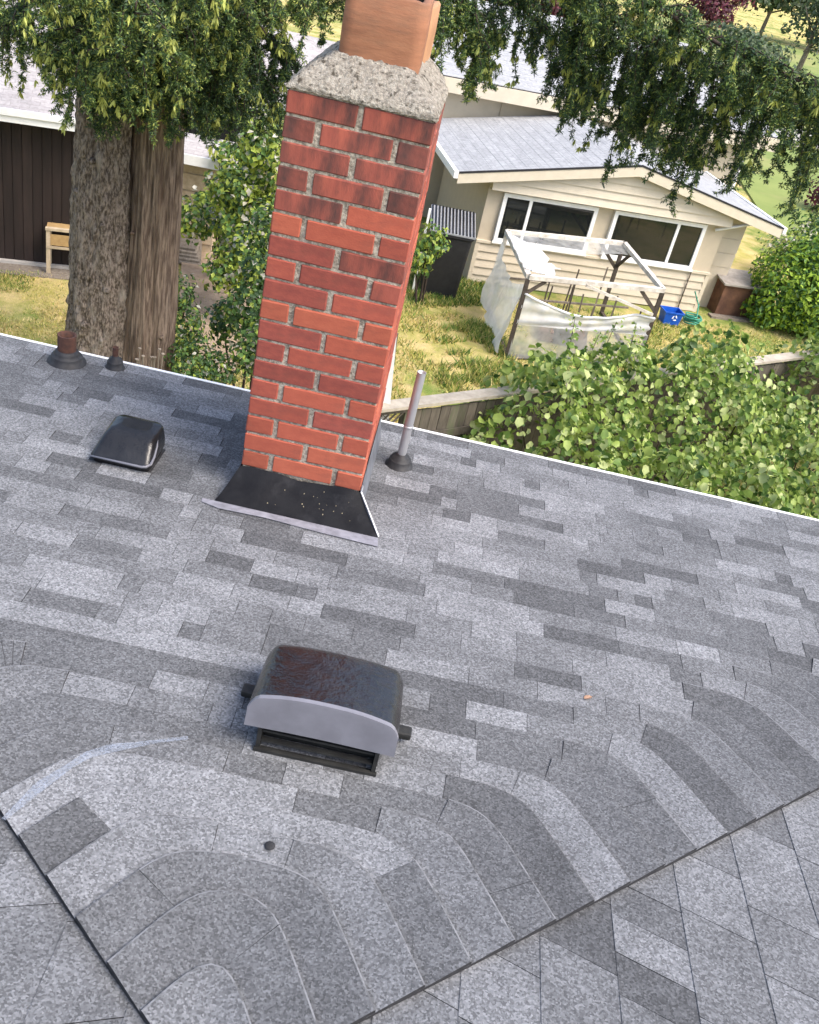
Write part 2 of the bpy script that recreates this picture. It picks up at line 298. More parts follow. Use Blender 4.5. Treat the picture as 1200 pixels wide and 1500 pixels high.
# ================================================================== SETTING: the shingled roof we look over
S25 = math.tan(R_(2.5)); EAVE = 0.76; EXPO = 0.072; KAP = 0.9
def smax(*a, t=.034):
    m = max(a); return m+t*math.log(sum(math.exp((q-m)/t) for q in a))
def d_right(x, y): return (x-.64)*.627-(y+1.39)*.779
def d_left(x, y): return -(x+.22)*.622-(y+1.12)*.783
def valley(x, y): return smax(0.0, d_right(x, y), d_left(x, y))
def zroof(x, y): return -.09-S25*(y+.11)+.07*valley(x, y)
def phi(x, y): return y+KAP*valley(x, y)
def gradphi(x, y, h=1e-4): return np.array([(phi(x+h, y)-phi(x-h, y))/(2*h), (phi(x, y+h)-phi(x, y-h))/(2*h)])
CR0, CR1 = np.array([.661, -1.796]), np.array([1.811, -.887]); CL0, CL1 = np.array([.196, -1.788]), np.array([-.14, -1.502])
tR = (CR1-CR0)/np.linalg.norm(CR1-CR0); nR = np.array([tR[1], -tR[0]])         # points to the near-right roof
tL = (CL1-CL0)/np.linalg.norm(CL1-CL0); nL = np.array([-tL[1], tL[0]])         # points to the near-left roof
def out_r(p): return float((p-CR0)@nR)
def out_l(p): return float((p-CL0)@nL)
roof = empty('roof', (0, 0, 0)); tag(roof, 'low roof of grey asphalt shingles with two cut valleys in the foreground', kind='structure')
# deck below the shingles
XL, XR, YN = -3.0, 4.2, -2.45
gx = np.linspace(XL, XR, 60); gy = np.linspace(YN, EAVE, 40)
P = np.array([[(x, y, zroof(x, y)-.03) for x in gx] for y in gy]); MB().grid(P).build('roof_deck', [felt], roof)
mb = MB().box(XL, XR, EAVE-.03, EAVE-.008, zroof(0, EAVE)-.22, zroof(0, EAVE)-.034); mb.build('fascia_board', [white_paint], roof)
mb = MB(); ze = zroof(0, EAVE)
mb.box(XL, XR, EAVE-.002, EAVE+.0125, ze+.0045, ze+.0072); mb.box(XL, XR, EAVE+.008, EAVE+.012, ze-.06, ze+.004); mb.build('drip_edge', [white_metal], roof)
house_wall = MB().box(XL+.3, XR-.3, YN+.1, EAVE-.35, G-.2, -.35).build('house_wall', [siding]); tag(house_wall, 'house wall below the shingled roof', kind='structure')

def clampcut(p):
    a = out_r(p)
    if a > 0: p = p-a*nR
    b = out_l(p)
    if b > 0: p = p-b*nL
    return p
TABS = []      # (centre, verts, faces, fm, tone)
def trace(f):
    """follow one course: level line of phi"""
    x0 = .4; lo, hi = -2.3, 1.2
    for _ in range(50):
        m = (lo+hi)/2
        if phi(x0, m) < f: lo = m
        else: hi = m
    p0 = np.array([x0, (lo+hi)/2])
    if out_r(p0) > 0 or out_l(p0) > 0: return None
    half = []
    for sgn in (1, -1):
        pts = [p0]; p = p0
        for k in range(400):
            g = gradphi(*p); tdir = np.array([g[1], -g[0]])/np.linalg.norm(g)*sgn
            q = p+tdir*.02; g = gradphi(*q); q = q-g*(phi(*q)-f)/(g@g)
            o = out_r(q) if sgn > 0 else out_l(q)
            if o > 0 or q[0] > XR or q[0] < XL:
                oo = out_r(p) if sgn > 0 else out_l(p)
                if o > 0: pts.append(p+(q-p)*(-oo/(o-oo+1e-9)))
                break
            pts.append(q); p = q
        half.append(pts)
    return np.array(half[1][::-1]+half[0][1:])
rt = random.Random(5)
k = 0
f = EAVE
while f > -1.74:
    cv = trace(f)
    if cv is not None and len(cv) > 2:
        seg = np.linalg.norm(np.diff(cv, axis=0), axis=1); S = np.concatenate([[0], np.cumsum(seg)]); tot = S[-1]
        s0 = -rt.uniform(0, .15); prev = -1; ctone = rt.choices((0, 1, 2), (3, 3.5, 2))[0]
        while s0 < tot:
            pm_ = np.array([np.interp(min(max(s0+.1, 0), tot), S, cv[:, i]) for i in (0, 1)])
            wd = rt.choice((.06, .1, .14, .17, .2, .24, .28, .34)) if valley(*pm_) < .004 else rt.choice((.3, .5, .8, 1.1)); s1 = s0+wd
            for q_ in np.linspace(s0+.03, s1, 12):      # break where the course starts to bend
                if valley(*pm_) < .004 and 0 < q_ < tot and valley(*np.array([np.interp(q_, S, cv[:, i]) for i in (0, 1)])) > .006: s1 = q_; break
            if tot-s1 < .03: s1 = tot
            a, b_ = max(s0, 0), min(s1, tot); s0 = s1
            if b_-a < .006: continue
            mid = np.array([np.interp((a+b_)/2, S, cv[:, i]) for i in (0, 1)])
            curved = valley(*mid) > .006
            ends_v = max(valley(*np.array([np.interp(q_, S, cv[:, i]) for i in (0, 1)])) for q_ in np.linspace(a, b_, 5))
            n = max(1, int((b_-a)/.025)) if ends_v > .0008 else 1
            ss = np.linspace(a+.0006, b_-.0006, n+1)
            pf = [np.array([np.interp(s, S, cv[:, i]) for i in (0, 1)]) for s in ss]
            tone = rt.choices((0, 1, 2, 3, 4), (1.5, 3, 5, 4, 2))[0]
            if curved: tone = min(3, max(0, (1, 2, 0, 1, 2, 0, 3, 1)[k % 8]+rt.choices((-1, 0, 1), (.6, 6, .6))[0]))
            if tone == prev and not curved: tone = rt.choices((0, 1, 2, 3, 4), (1, 3, 5, 4, 2))[0]
            prev = tone
            th = .0034 if tone < 2 else .0056
            if curved: th = .0085
            edged = curved and rt.random() < .75
            th += rt.uniform(-.0005, .0006)
            rows = [[], [], [], []]
            sk = rt.uniform(-.004, .004)
            for p in pf:
                g = gradphi(*p); gg = g/(g@g); edge = clampcut(p-gg*.0035*np.linalg.norm(g))
                if abs(out_r(p)) < .004: back = p-tR*EXPO*1.16/float(g@tR)
                elif abs(out_l(p)) < .004: back = p-tL*EXPO*1.16/float(g@tL)
                else:
                    back = p.copy()
                    for _ in range(8):
                        g2 = gradphi(*back); back = back-g2/max(.08, g2@g2)*EXPO*1.16/8
                    back = clampcut(back)
                lift = .004*min(1, valley(*p)/.25)
                rows[0].append((*back, zroof(*back)+.0006)); rows[1].append((*edge, zroof(*edge)+th+lift)); rows[2].append((*p, zroof(*p)+th*.93+lift)); rows[3].append((*p, zroof(*p)-.007))
            m_ = n+1; vs = rows[0]+rows[1]+rows[2]+rows[3]; fs = []; fm = []
            for i in range(n):
                for r in range(3):
                    fs.append((r*m_+i, r*m_+i+1, (r+1)*m_+i+1, (r+1)*m_+i)); fm.append((0, 1 if edged else 0, 2)[r])
            base = len(vs); e0 = (rows[0][0][0], rows[0][0][1], rows[0][0][2]-.008); e1 = (rows[0][-1][0], rows[0][-1][1], rows[0][-1][2]-.008); vs = vs+[e0, e1]
            fs += [(base, 0, m_, 2*m_, 3*m_), (base+1, 4*m_-1, 3*m_-1, 2*m_-1, m_-1)]; fm += [2, 2]
            TABS.append((np.array([mid[0], mid[1]]), vs, fs, fm, tone))
    f -= EXPO
    k += 1
# the two roofs beside the valleys (their courses run almost straight away from the camera)
def side_field(sgn, n_out, p_cut, e_dir, ox):
    b = np.array([0.03*sgn, 1.0]); b /= np.linalg.norm(b); a = np.array(e_dir)/np.linalg.norm(e_dir)
    for i in range(-6, 22):
        o = np.array([ox, -1.6])+a*(.172*i)*sgn
        t = -1.6+rt.uniform(0, .2)
        prev = -1
        while t < 2.3:
            ln = rt.choice((.1, .14, .18, .22, .27)); t0, t1 = t, t+ln-.0018; t = t+ln
            c = [o+b*t0+a*sgn*-.02, o+b*t0+a*sgn*.172, o+b*t1+a*sgn*.172, o+b*t1+a*sgn*-.02]
            mid = sum(c)/4
            ds = [float((q-p_cut)@n_out) for q in c]
            if max(ds) < -.02 or not (XL-.0 < mid[0] < XR and YN < mid[1] < EAVE): continue
            if (sgn > 0 and mid[0] < .36) or (sgn < 0 and mid[0] > .5): continue
            if sgn < 0 and mid[0] > .36: c = [q+np.array([0., 0.]) for q in c]
            tone = rt.choices((0, 1, 2, 3), (1, 3, 4, 3))[0]
            if tone == prev: tone = rt.choice((1, 2, 3))
            prev = tone
            th = .002 if tone < 2 else .003
            top = [(q[0], q[1], zroof(*q)-.013+(th if j in (0, 3) else .0006)) for j, q in enumerate(c)]
            # butt edge on the low side of the course, towards the valley
            low = [(q[0], q[1], zroof(*q)-.02) for q in c]
            TABS.append((mid, top+low, [(0, 1, 2, 3) if sgn > 0 else (3, 2, 1, 0), (0, 3, 7, 4), (0, 4, 5, 1), (3, 2, 6, 7)], [0, 0, 2, 2], tone))
side_field(1, nR, CR0, (.93, -.37), .879)
side_field(-1, nL, CL0, (-.93, -.37), .10)
def in_frame(p):
    d = np.array([p[0], p[1], zroof(*p)])-CAM; w_ = d@_f
    x, y = 600+FPX*(d@_r)/w_, 750-FPX*(d@_u)/w_
    return -60 < x < 1260 and -60 < y < 1570
near = sorted([t for t in TABS if in_frame(t[0])], key=lambda t: np.linalg.norm(np.array([*t[0], -.05])-CAM))
near_ids = set(id(t) for t in near[:300])
mv, mf, mm = [], [], []
for t in TABS:
    if id(t) in near_ids:
        mesh_obj('shingle', t[1], t[2], [SH[t[4]], pale_edge, asphalt_edge], roof, t[3])
    else:
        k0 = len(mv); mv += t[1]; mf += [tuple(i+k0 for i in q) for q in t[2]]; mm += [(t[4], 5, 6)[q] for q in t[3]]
fld = mesh_obj('shingle_field', mv, mf, SH+[pale_edge, asphalt_edge], roof, mm); fld['kind'] = 'stuff'
# blue chalk rubbed along one bent course
cp = [np.array(p) for p in ((-.122, -1.525), (-.09, -1.415), (-.055, -1.34), (-.03, -1.296), (.01, -1.262), (.061, -1.234), (.11, -1.207), (.167, -1.179))]
mb = MB(); L_, Rr_ = [], []
for i, p in enumerate(cp):
    d = cp[min(i+1, 7)]-cp[max(i-1, 0)]; n_ = np.array([-d[1], d[0]])/np.linalg.norm(d); wd = (.011+.003*math.sin(i*2.1))*(1 if 0 < i < 6 else .45)
    for lst, s_ in ((L_, 1), (Rr_, -1)):
        q = p+n_*wd*s_; lst.append((q[0], q[1], zroof(*q)+.0105))
mb.grid([L_, Rr_]); mb.build('chalk_mark', [chalk], roof)

# ================================================================== chimney
CW, CD, NC, CC = .41, .567, 18, .0677
ch = empty('chimney', (CW/2, CD/2, -.1))
tag(ch, 'tall red brick chimney with rough cement crown standing on the grey roof', 'chimney')
off = Vector((CW/2, CD/2, -.1))
def ploc(mb, name, mats, parent, smooth=False):
    o = mb.build(name, mats, None, smooth); o.parent = parent; o.matrix_parent_inverse = Matrix.Translation(-parent.location) if parent.parent is None else Matrix.Translation(-off); return o
BH = CC-.0078
def brick_mesh(l, d, seed):
    rr = random.Random(seed); bm = bmesh.new()
    bmesh.ops.create_cube(bm, size=1.0)
    for v in bm.verts: v.co = Vector((v.co.x*l, v.co.y*d, v.co.z*BH))
    bmesh.ops.bevel(bm, geom=list(bm.edges), offset=.0035, segments=1, affect='EDGES')
    for v in bm.verts: v.co += Vector((rr.uniform(-.0012, .0012), rr.uniform(-.001, .001), rr.uniform(-.0012, .0012)))
    me = bpy.data.meshes.new('brick'); bm.to_mesh(me); bm.free(); me.materials.append(BR[0]); return me
BM = {}
def get_brick(l, d, var):
    key = (round(l, 3), round(d, 3), var)
    if key not in BM: BM[key] = brick_mesh(l, d, hash(key) % 9999)
    return BM[key]
rb = random.Random(21); J = .0155; BD = .088
def put_brick(x0, x1, y0, y1, kk):
    zc = kk*CC+BH/2+.0039
    alongx = (x1-x0) >= (y1-y0)
    l, d = (x1-x0, y1-y0) if alongx else (y1-y0, x1-x0)
    o = bpy.data.objects.new('brick', get_brick(l, d, rb.randrange(4))); col.objects.link(o); o.parent = ch
    flip = rb.choice((0, math.pi))
    o.location = Vector(((x0+x1)/2+rb.uniform(-.0012, .0012), (y0+y1)/2+rb.uniform(-.0018, .0018), zc))-off
    o.rotation_euler = (rb.uniform(-.006, .006), rb.uniform(-.006, .006), (0 if alongx else math.pi/2)+flip+rb.uniform(-.006, .006))
    o.material_slots[0].link = 'OBJECT'
    sooty = (kk >= 14 and rb.random() < .8) or (kk >= 10 and rb.random() < .35)
    o.material_slots[0].material = rb.choice(BRS) if sooty else rb.choices(BR, (4, 4, 2, 3) if kk > 4 else (5, 3, 1, 4))[0]
for kk in range(NC):
    even = (NC-1-kk) % 2 == 0       # top course shows two full bricks
    if even:
        h = (CW-J)/2
        for y0, y1 in ((0, BD), (CD-BD, CD)):
            put_brick(0, h, y0, y1, kk); put_brick(h+J, CW, y0, y1, kk)
        sy = (CD-2*BD-3*J)/2
        for x0, x1 in ((0, BD), (CW-BD, CW)):
            put_brick(x0, x1, BD+J, BD+J+sy, kk); put_brick(x0, x1, BD+2*J+sy, BD+2*J+2*sy, kk)
    else:
        for y0, y1 in ((0, BD), (CD-BD, CD)): put_brick(BD+J, CW-BD-J, y0, y1, kk)
        sy = (CD-2*J)/3
        for x0, x1 in ((0, BD), (CW-BD, CW)):
            for q in range(3): put_brick(x0, x1, q*(sy+J), q*(sy+J)+sy, kk)
# mortar body: recessed, rough
mb = MB(); Q = []
per = []
I = .0045
for (xa, ya, xb, yb, n) in ((I, I, CW-I, I, 24), (CW-I, I, CW-I, CD-I, 30), (CW-I, CD-I, I, CD-I, 24), (I, CD-I, I, I, 30)):
    for i in range(n): per.append((xa+(xb-xa)*i/n, ya+(yb-ya)*i/n))
rows = []
for j in range(150):
    z = -.12+j*(NC*CC+.12)/149
    rows.append([(x+(.0014*fnoise(z*190, (x+y)*140, 1))*(1 if .001 < x < CW-.001 else .4), y+.0016*fnoise(x*170+y*90, z*210, 2), z) for x, y in per+[per[0]]])
mb.grid(rows); ploc(mb, 'mortar', [mortar], ch, True)
# cement crown, two clay flue tiles
FL1 = (.1, .33, .105, .315); FL2 = (.105, .335, .335, .53)
def crown_z(x, y):
    e = min(x+.004, CW+.004-x, y+.004, CD+.004-y)
    return NC*CC+.012+.085*min(1, max(0, e)/.1)**.85+.006*fnoise(x*60, y*60, 4)+.004*fnoise(x*150, y*150, 8)
mb = MB(); nx, ny = 54, 70
P = np.array([[(x, y, crown_z(x, y)) for x in np.linspace(-.004, CW+.004, nx)] for y in np.linspace(-.004, CD+.004, ny)])
P[:, :, 0] += .003*np.sin(P[:, :, 1]*70); 
# knocked-off far right corner
for i in range(ny):
    for j in range(nx):
        x, y, z = P[i, j]; dx, dy = x-(CW-.12), y-(CD-.12)
        if dx > 0 and dy > 0:
            r = math.hypot(dx, dy)
            if r > .11: P[i, j, 0] -= (r-.11)*dx/r; P[i, j, 1] -= (r-.11)*dy/r
mb.grid(P)
edge = [tuple(p) for p in P[0]]+[tuple(p) for p in P[1:, -1]]+[tuple(p) for p in P[-1, -2::-1]]+[tuple(p) for p in P[-2:0:-1, 0]]
edge.append(edge[0]); mb.grid([edge, [(p[0], p[1], NC*CC+.002+.004*fnoise(p[0]*80, p[1]*80, 5)) for p in edge]])
ploc(mb, 'cement_crown', [cement], ch, True)
def flue(rect, top, m, rot, name='flue_tile'):
    x0, x1, y0, y1 = rect; cx, cy = (x0+x1)/2, (y0+y1)/2; rc = .035
    def loop(ins, z):
        L2 = []
        hx, hy = (x1-x0)/2-ins, (y1-y0)/2-ins; r = max(.006, rc-ins)
        for (sx, sy, a0) in ((1, 1, 0), (-1, 1, 90), (-1, -1, 180), (1, -1, 270)):
            for q in range(6):
                a = R_(a0+q*18); px_, py_ = sx*(hx-r)+r*math.cos(a), sy*(hy-r)+r*math.sin(a)
                L2.append((cx+px_*math.cos(rot)-py_*math.sin(rot), cy+px_*math.sin(rot)+py_*math.cos(rot), z+.0015*math.sin(a*3+sx)))
        return L2+[L2[0]]
    mb = MB(); rows = [loop(0, 1.22), loop(.001, 1.3), loop(-.001, 1.38), loop(0, top-.006), loop(.005, top), loop(.02, top), loop(.025, top-.006)]
    mb.grid(rows); mb.grid([loop(.025, top-.006), loop(.025, 1.25)], 1)
    lp = loop(.025, 1.26)[:-1]; mb.add(lp, [tuple(range(len(lp)))], 1)
    return ploc(mb, name, [m, soot], ch, True)
flue(FL1, 1.482, clay, .03); o = flue(FL2, 1.455, clay2, -.04)
# base flashing
mb = MB(); zt = .004
def zr(x, y): return zroof(x, y)+.0065
inn = [(-.003, -.003), (CW+.003, -.003), (CW+.003, CD+.003), (-.003, CD+.003)]
outr = [(-.055, -.114), (.506, -.118), (CW+.04, CD+.05), (-.04, CD+.05)]
N_ = 12
fr = []
for i in range(N_+1):
    t = i/N_; a = np.array([inn[0][0]+(inn[1][0]-inn[0][0])*t, -.006, zt+.006*math.sin(t*9)]); b_ = np.array([outr[0][0]+(outr[1][0]-outr[0][0])*t, outr[0][1]+(outr[1][1]-outr[0][1])*t, 0]); b_[2] = zr(b_[0], b_[1])
    fr.append([tuple(a+(b_-a)*s_+np.array([0, 0, -.008*math.sin(math.pi*s_)+.002*math.sin(t*23+s_*5)])) for s_ in np.linspace(0, 1, 8)])
mb.grid(np.array(fr)[::-1]); fl = ploc(mb, 'apron_flashing', [flash_black], ch, True)
mb = MB()
sid = [(-.02, -.03), (CW+.02, -.03), (CW+.02, CD+.05), (-.02, CD+.05)]
for i0, i1, in ((1, 2), (2, 3), (3, 0)):
    a, b_, c_, d_ = inn[i0], inn[i1], sid[i1], sid[i0]
    mb.add([(*a, zt), (*b_, zt), (*c_, zr(*c_)), (*d_, zr(*d_))], [(0, 3, 2, 1)])
mb.add([(CW+.004, -.004, zt), (CW+.02, -.03, zr(CW+.02, -.03)), (outr[1][0], outr[1][1], zr(*outr[1]))], [(0, 2, 1)]); ploc(mb, 'side_flashing', [flash_grey], ch)
mb = MB().tube([(outr[1][0]+.001, outr[1][1]+.002, zr(*outr[1])+.003), (CW+.007, -.009, .008), (CW+.007, .0, .03)], .0035, 6); ploc(mb, 'flashing_seam', [galv], ch)
pts = [(-.095, -.116), (.505, -.12), (.512, -.172), (.3, -.164), (.12, -.15), (-.03, -.156), (-.092, -.138)]
vs, fs = solid([(x, y, zroof(x, y)+.0058) for x, y in pts], (0, 0, 1), .0012); ploc(MB().add(vs, fs), 'flashing_flange', [flash_pale], ch)
mb = MB()
for i in range(26):
    t = min(.97, max(.03, rb.gauss(.68, .13))); s_ = rb.uniform(.2, .85); i0 = int(t*N_); p = np.array(fr[i0][int(s_*7)])+np.array([rb.uniform(-.02, .02), rb.uniform(-.006, .006), 0])
    sz = rb.uniform(.0008, .0022); p = p+np.array([0, -.5, .7])*.0025
    mb.add([p+np.array([sz*math.cos(a), sz*math.sin(a)*.8, sz*math.sin(a)]) for a in (0, 1.3, 2.6, 3.9, 5.2)], [(0, 1, 2, 3, 4)])
ploc(mb, 'debris_fleck', [fleck], ch)

# ================================================================== roof vents
def vent_large():
    v = empty('roof_vent', (.475, -1.05, zroof(.475, -1.05)+.002)); z0 = v.location.z
    tag(v, 'large glossy brown-black roof vent with front lip coloured pale for reflected daylight, nearest the camera', 'roof vent', 'box vents on the shingles')
    # sizes local: x across (half width .178), y from -.115 (front, to the camera) to +.16
    hw = .18
    def top(u, y):
        t = (y+.115)/.31
        prof = .172-.03*t-.135*max(0, (t-.62)/.38)**2.4
        side = .028*(1-(abs(u)/hw)**2.4)+.0
        return prof+side*(1-.5*t)-.028*max(0, (abs(u)-hw*.86)/(hw*.14))**2
    us = np.sin(np.linspace(-1, 1, 25)*math.pi/2)*hw; ys_ = np.linspace(-.115, .195, 20)
    P = np.array([[(u*(1-.06*((y+.115)/.31)**2), y, top(u, y)) for u in us] for y in ys_])
    mb = MB().grid(P)
    for j, sgn in ((0, 1), (-1, -1)):
        e = [tuple(p) for p in P[:, j]]
        lo_ = [(p[0]+.004*(-1 if j == 0 else 1), p[1], max(.004, p[2]-.075-.03*((p[1]+.115)/.31))) for p in e]
        mb.grid([e, lo_] if sgn > 0 else [lo_, e])
    e = [tuple(p) for p in P[-1]]; mb.grid([e, [(p[0], p[1]+.006, -.004) for p in e]])
    mb.build('hood', [vent_plastic], v, True)
    e = [(p[0], -.1165, p[2]+.0005) for p in P[0]]; lw = [(p[0]*1.012, -.121, .168-.078+.004*math.cos(p[0]*9)) for p in P[0]]
    rim = [(p[0]*1.004, -.119, p[2]+.003) for p in P[0]]; back = [(p[0], -.108, p[2]+.0035) for p in P[0]]
    mb = MB().grid([back, rim, [(q[0], q[1]-.003, q[2]-.004) for q in e], lw, [(q[0], q[1]+.01, q[2]) for q in lw]]); mb.build('lip', [vent_lip], v)  # lip's grey colour stands in for daylight reflected off the dark plastic
    # throat with louvre
    mb = MB().box(-.148, -.138, -.112, .1, -.01, .12).box(.138, .148, -.112, .1, -.01, .12).box(-.138, .138, .09, .1, -.01, .1).box(-.138, .138, -.06, -.052, -.01, .12)
    mb.build('throat', [vent_dark], v)
    for i, zz in enumerate((.004, .034, .064, .09)):
        MB().bar((-.137, -.104+.004*i, zz), (.137, -.104+.004*i, zz), .014, .006).build('louvre_slat', [vent_dark], v)
    MB().box(-.152, .152, -.118, -.108, -.006, .014).build('sill', [vent_dark], v)
    for sx, yy in ((-1, .055), (1, .03)):
        t = MB().box(min(sx*.176, sx*.222), max(sx*.176, sx*.222), yy-.022, yy+.012, .018, .038).build('side_tab', [vent_dark], v); bevel(t, .006, 2)
    return v
vent_large()
def vent_small():
    v = empty('roof_vent', (-.4, .04, zroof(-.4, .04)+.002))
    tag(v, 'small charcoal roof vent with pale rimmed sloping face, left of the chimney', 'roof vent', 'box vents on the shingles')
    # loft of rounded rectangles leaning back
    def sec(x0, x1, y0, y1, z0, z1, r=.022, n=5):
        cx, cy, hx, hy = (x0+x1)/2, (y0+y1)/2, (x1-x0)/2, (y1-y0)/2; L2 = []
        for (sx, sy, a0) in ((1, 1, 0), (-1, 1, 90), (-1, -1, 180), (1, -1, 270)):
            for q in range(n):
                a = R_(a0+q*90/(n-1)); x, y = cx+sx*(hx-r)+r*math.cos(a), cy+sy*(hy-r)+r*math.sin(a)
                t = (y-y0)/(y1-y0); L2.append((x, y, z0+(z1-z0)*t))
        return L2+[L2[0]]
    secs = [sec(-.1, .092, -.075, .1, -.004, -.004), sec(-.098, .092, -.078, .1, .026, .026), sec(-.106, .1, -.09, .105, .03, .032), sec(-.106, .1, -.09, .105, .037, .042), sec(-.1, .1, -.078, .105, .05, .065), sec(-.09, .096, -.056, .103, .08, .096), sec(-.08, .092, -.032, .102, .106, .118), sec(-.068, .084, -.006, .096, .122, .13), sec(-.04, .06, .022, .08, .128, .133, .018)]
    secs = [[(x, y, z*.84) for x, y, z in q] for q in secs]
    mb = MB().grid(secs); lp = secs[-1][:-1]; mb.add(lp, [tuple(range(len(lp)))]); mb.build('hood', [vent_grey], v, True)
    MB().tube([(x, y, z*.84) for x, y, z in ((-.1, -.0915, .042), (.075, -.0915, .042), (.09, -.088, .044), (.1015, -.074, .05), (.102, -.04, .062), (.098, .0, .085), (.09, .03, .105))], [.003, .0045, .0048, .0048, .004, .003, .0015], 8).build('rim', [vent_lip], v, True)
    MB().box(-.115, .1, -.1, .1, -.0005, .003).build('flange', [rubber], v)
vent_small()
def pipe_boot(x, y, hgt, rad, m, label, group, boot_r, tilt=0.0, collar=False):
    v = empty('vent_pipe', (x, y, zroof(x, y)+.004)); tag(v, label, 'vent pipe', group)
    mb = MB().lathe([(boot_r*1.3, -.004), (boot_r*1.3, .003), (boot_r*1.08, .005), (boot_r*1.04, .026), (boot_r*1.0, .03), (boot_r*.86, .031), (boot_r*.84, .04), (rad*1.3, .043), (rad*1.12, .052), (rad*1.0, .053)], 28); mb.build('rubber_boot', [rubber], v, True)
    top = (tilt*hgt, 0, hgt)
    mb = MB().tube([(0, 0, .0), (tilt*hgt*.5, 0, hgt*.5), top], rad, 20, caps=False)
    ir = rad*.82; mb.lathe([(rad, 0), (ir, 0), (ir, -.05)], 20, 0, top); mb.lathe([(ir*.99, -.04), (0.0001, -.04)], 20, 1, top); mb.build('pipe', [m, soot], v, True)
    if collar:
        c = Vector(top)*.43; MB().lathe([(rad*1.04, -.004), (rad*1.16, -.002), (rad*1.16, .004), (rad*1.04, .006)], 20, 0, c).build('collar', [galv], v, True)
    return v
pipe_boot(.523, .425, .40, .0165, galv, 'thin galvanised vent pipe in black boot, right of the chimney', 'pipes through the roof', .041, .015, True)
pipe_boot(-.865, .66, .118, .036, rust, 'wide short rusty vent pipe at the far roof edge', 'pipes through the roof', .058, 0)
pipe_boot(-.685, .705, .09, .012, rust, 'thin short rusty pipe stub at the roof edge beside the wide one', 'pipes through the roof', .03, .0)
lf_ = empty('fallen_leaf', (1.188, -.704, zroof(1.188, -.704)+.006), .5); lf_.scale = (.55, .6, .8); tag(lf_, 'small tan dead leaf lying on the shingles right of the near vent', 'leaf')
MB().grid([[(-.022, -.006, .003), (-.008, -.012, .006), (.012, -.009, .004), (.028, 0, .001)], [(-.024, 0, .001), (-.008, 0, .002), (.012, .001, .001), (.03, .002, .001)], [(-.022, .007, .004), (-.008, .012, .007), (.012, .01, .006), (.028, .004, .002)]]).build('blade', [pm('dead_leaf', (.3, .19, .13), (.2, .12, .08), 60, .8)], lf_)
MB().tube([(.029, .002, .001), (.045, .006, .002)], .001, 5).build('leaf_stalk', [twig_m], lf_)
bolt = MB().lathe([(.0001, .006), (.008, .005), (.011, .002), (.012, 0)], 10, 0, (.423, -1.433, zroof(.423, -1.433)+.007)).build('tar_spot', [asphalt_edge], roof, True)

# ================================================================== vegetation builders
def leaf_arrays(pos, nrm, size, aspect, n_mat, weights, fold=.25, droop=None, round_=False):
    """one folded leaf (4 triangles) per position"""
    n = len(pos); nrm = nrm/np.linalg.norm(nrm, axis=1, keepdims=True)
    t = rng.normal(size=(n, 3)); 
    if droop is not None: t = t*.6+np.array(droop)
    t -= nrm*(t*nrm).sum(1, keepdims=True); t /= np.linalg.norm(t, axis=1, keepdims=True); b = np.cross(nrm, t)
    L_ = (size*rng.uniform(.7, 1.3, n))[:, None]; W_ = L_*aspect
    base = pos-t*L_*.5; tip = pos+t*L_*.5-nrm*L_*.08; mid = pos+nrm*0
    l = pos-t*L_*.06+b*W_*.5+nrm*W_*fold; r = pos-t*L_*.06-b*W_*.5+nrm*W_*fold
    if round_:
        l1 = pos-t*L_*.38+b*W_*.36+nrm*W_*fold*.8; l2 = pos+t*L_*.1+b*W_*.5+nrm*W_*fold; r1 = pos-t*L_*.38-b*W_*.36+nrm*W_*fold*.8; r2 = pos+t*L_*.1-b*W_*.5+nrm*W_*fold
        V = np.stack([base, l1, l2, tip, r2, r1, mid], 1).reshape(-1, 3); i = np.arange(n)[:, None]*7
        F = np.concatenate([i+np.array([q, 6, (q+1) % 6]) for q in range(6)], 1).reshape(-1, 3); M = np.repeat(rng.choice(n_mat, n, p=np.array(weights)/sum(weights)), 6); return V, F, M
    V = np.stack([base, l, tip, r, mid], 1).reshape(-1, 3)
    i = np.arange(n)[:, None]*5
    F = np.concatenate([i+np.array([0, 4, 1]), i+np.array([1, 4, 2]), i+np.array([2, 4, 3]), i+np.array([3, 4, 0])], 1).reshape(-1, 3)
    M = np.repeat(rng.choice(n_mat, n, p=np.array(weights)/sum(weights)), 4)
    return V, F, M
def tri_mesh(name, V, F, M, mats, parent=None):
    me = bpy.data.meshes.new(name); me.vertices.add(len(V)); me.vertices.foreach_set('co', np.asarray(V, dtype=np.float32).ravel())
    k = F.shape[1]; me.loops.add(F.size); me.loops.foreach_set('vertex_index', F.astype(np.int32).ravel())
    me.polygons.add(len(F)); me.polygons.foreach_set('loop_start', np.arange(0, F.size, k, dtype=np.int32))
    for m in mats: me.materials.append(m)
    me.polygons.foreach_set('material_index', M.astype(np.int32)); me.update(calc_edges=True)
    o = bpy.data.objects.new(name, me); col.objects.link(o)
    if parent is not None: o.parent = parent
    return o
def blob_points(centres, n, lump=.35, shell=.55):
    """points through lumpy ellipsoids; centres: list of (c, radii)"""
    vol = np.array([r[0]*r[1]*r[2] for c, r in centres])**.7; cnt = (n*vol/vol.sum()).astype(int)+1; P, Nn = [], []
    for (c, r), k in zip(centres, cnt):
        d = rng.normal(size=(k, 3)); d /= np.linalg.norm(d, axis=1, keepdims=True)
        bump = 1+lump*(np.sin(d[:, 0]*5+c[0]*9)*np.sin(d[:, 1]*6+c[1]*7)+np.sin(d[:, 2]*7+c[2]*5)*.6)
        rad = (shell+(1-shell)*rng.random(k)**.6)*bump
        P.append(np.array(c)+d*np.array(r)*rad[:, None]); Nn.append(d+rng.normal(size=(k, 3))*.55+np.array([0, 0, .5]))
    return np.concatenate(P), np.concatenate(Nn)
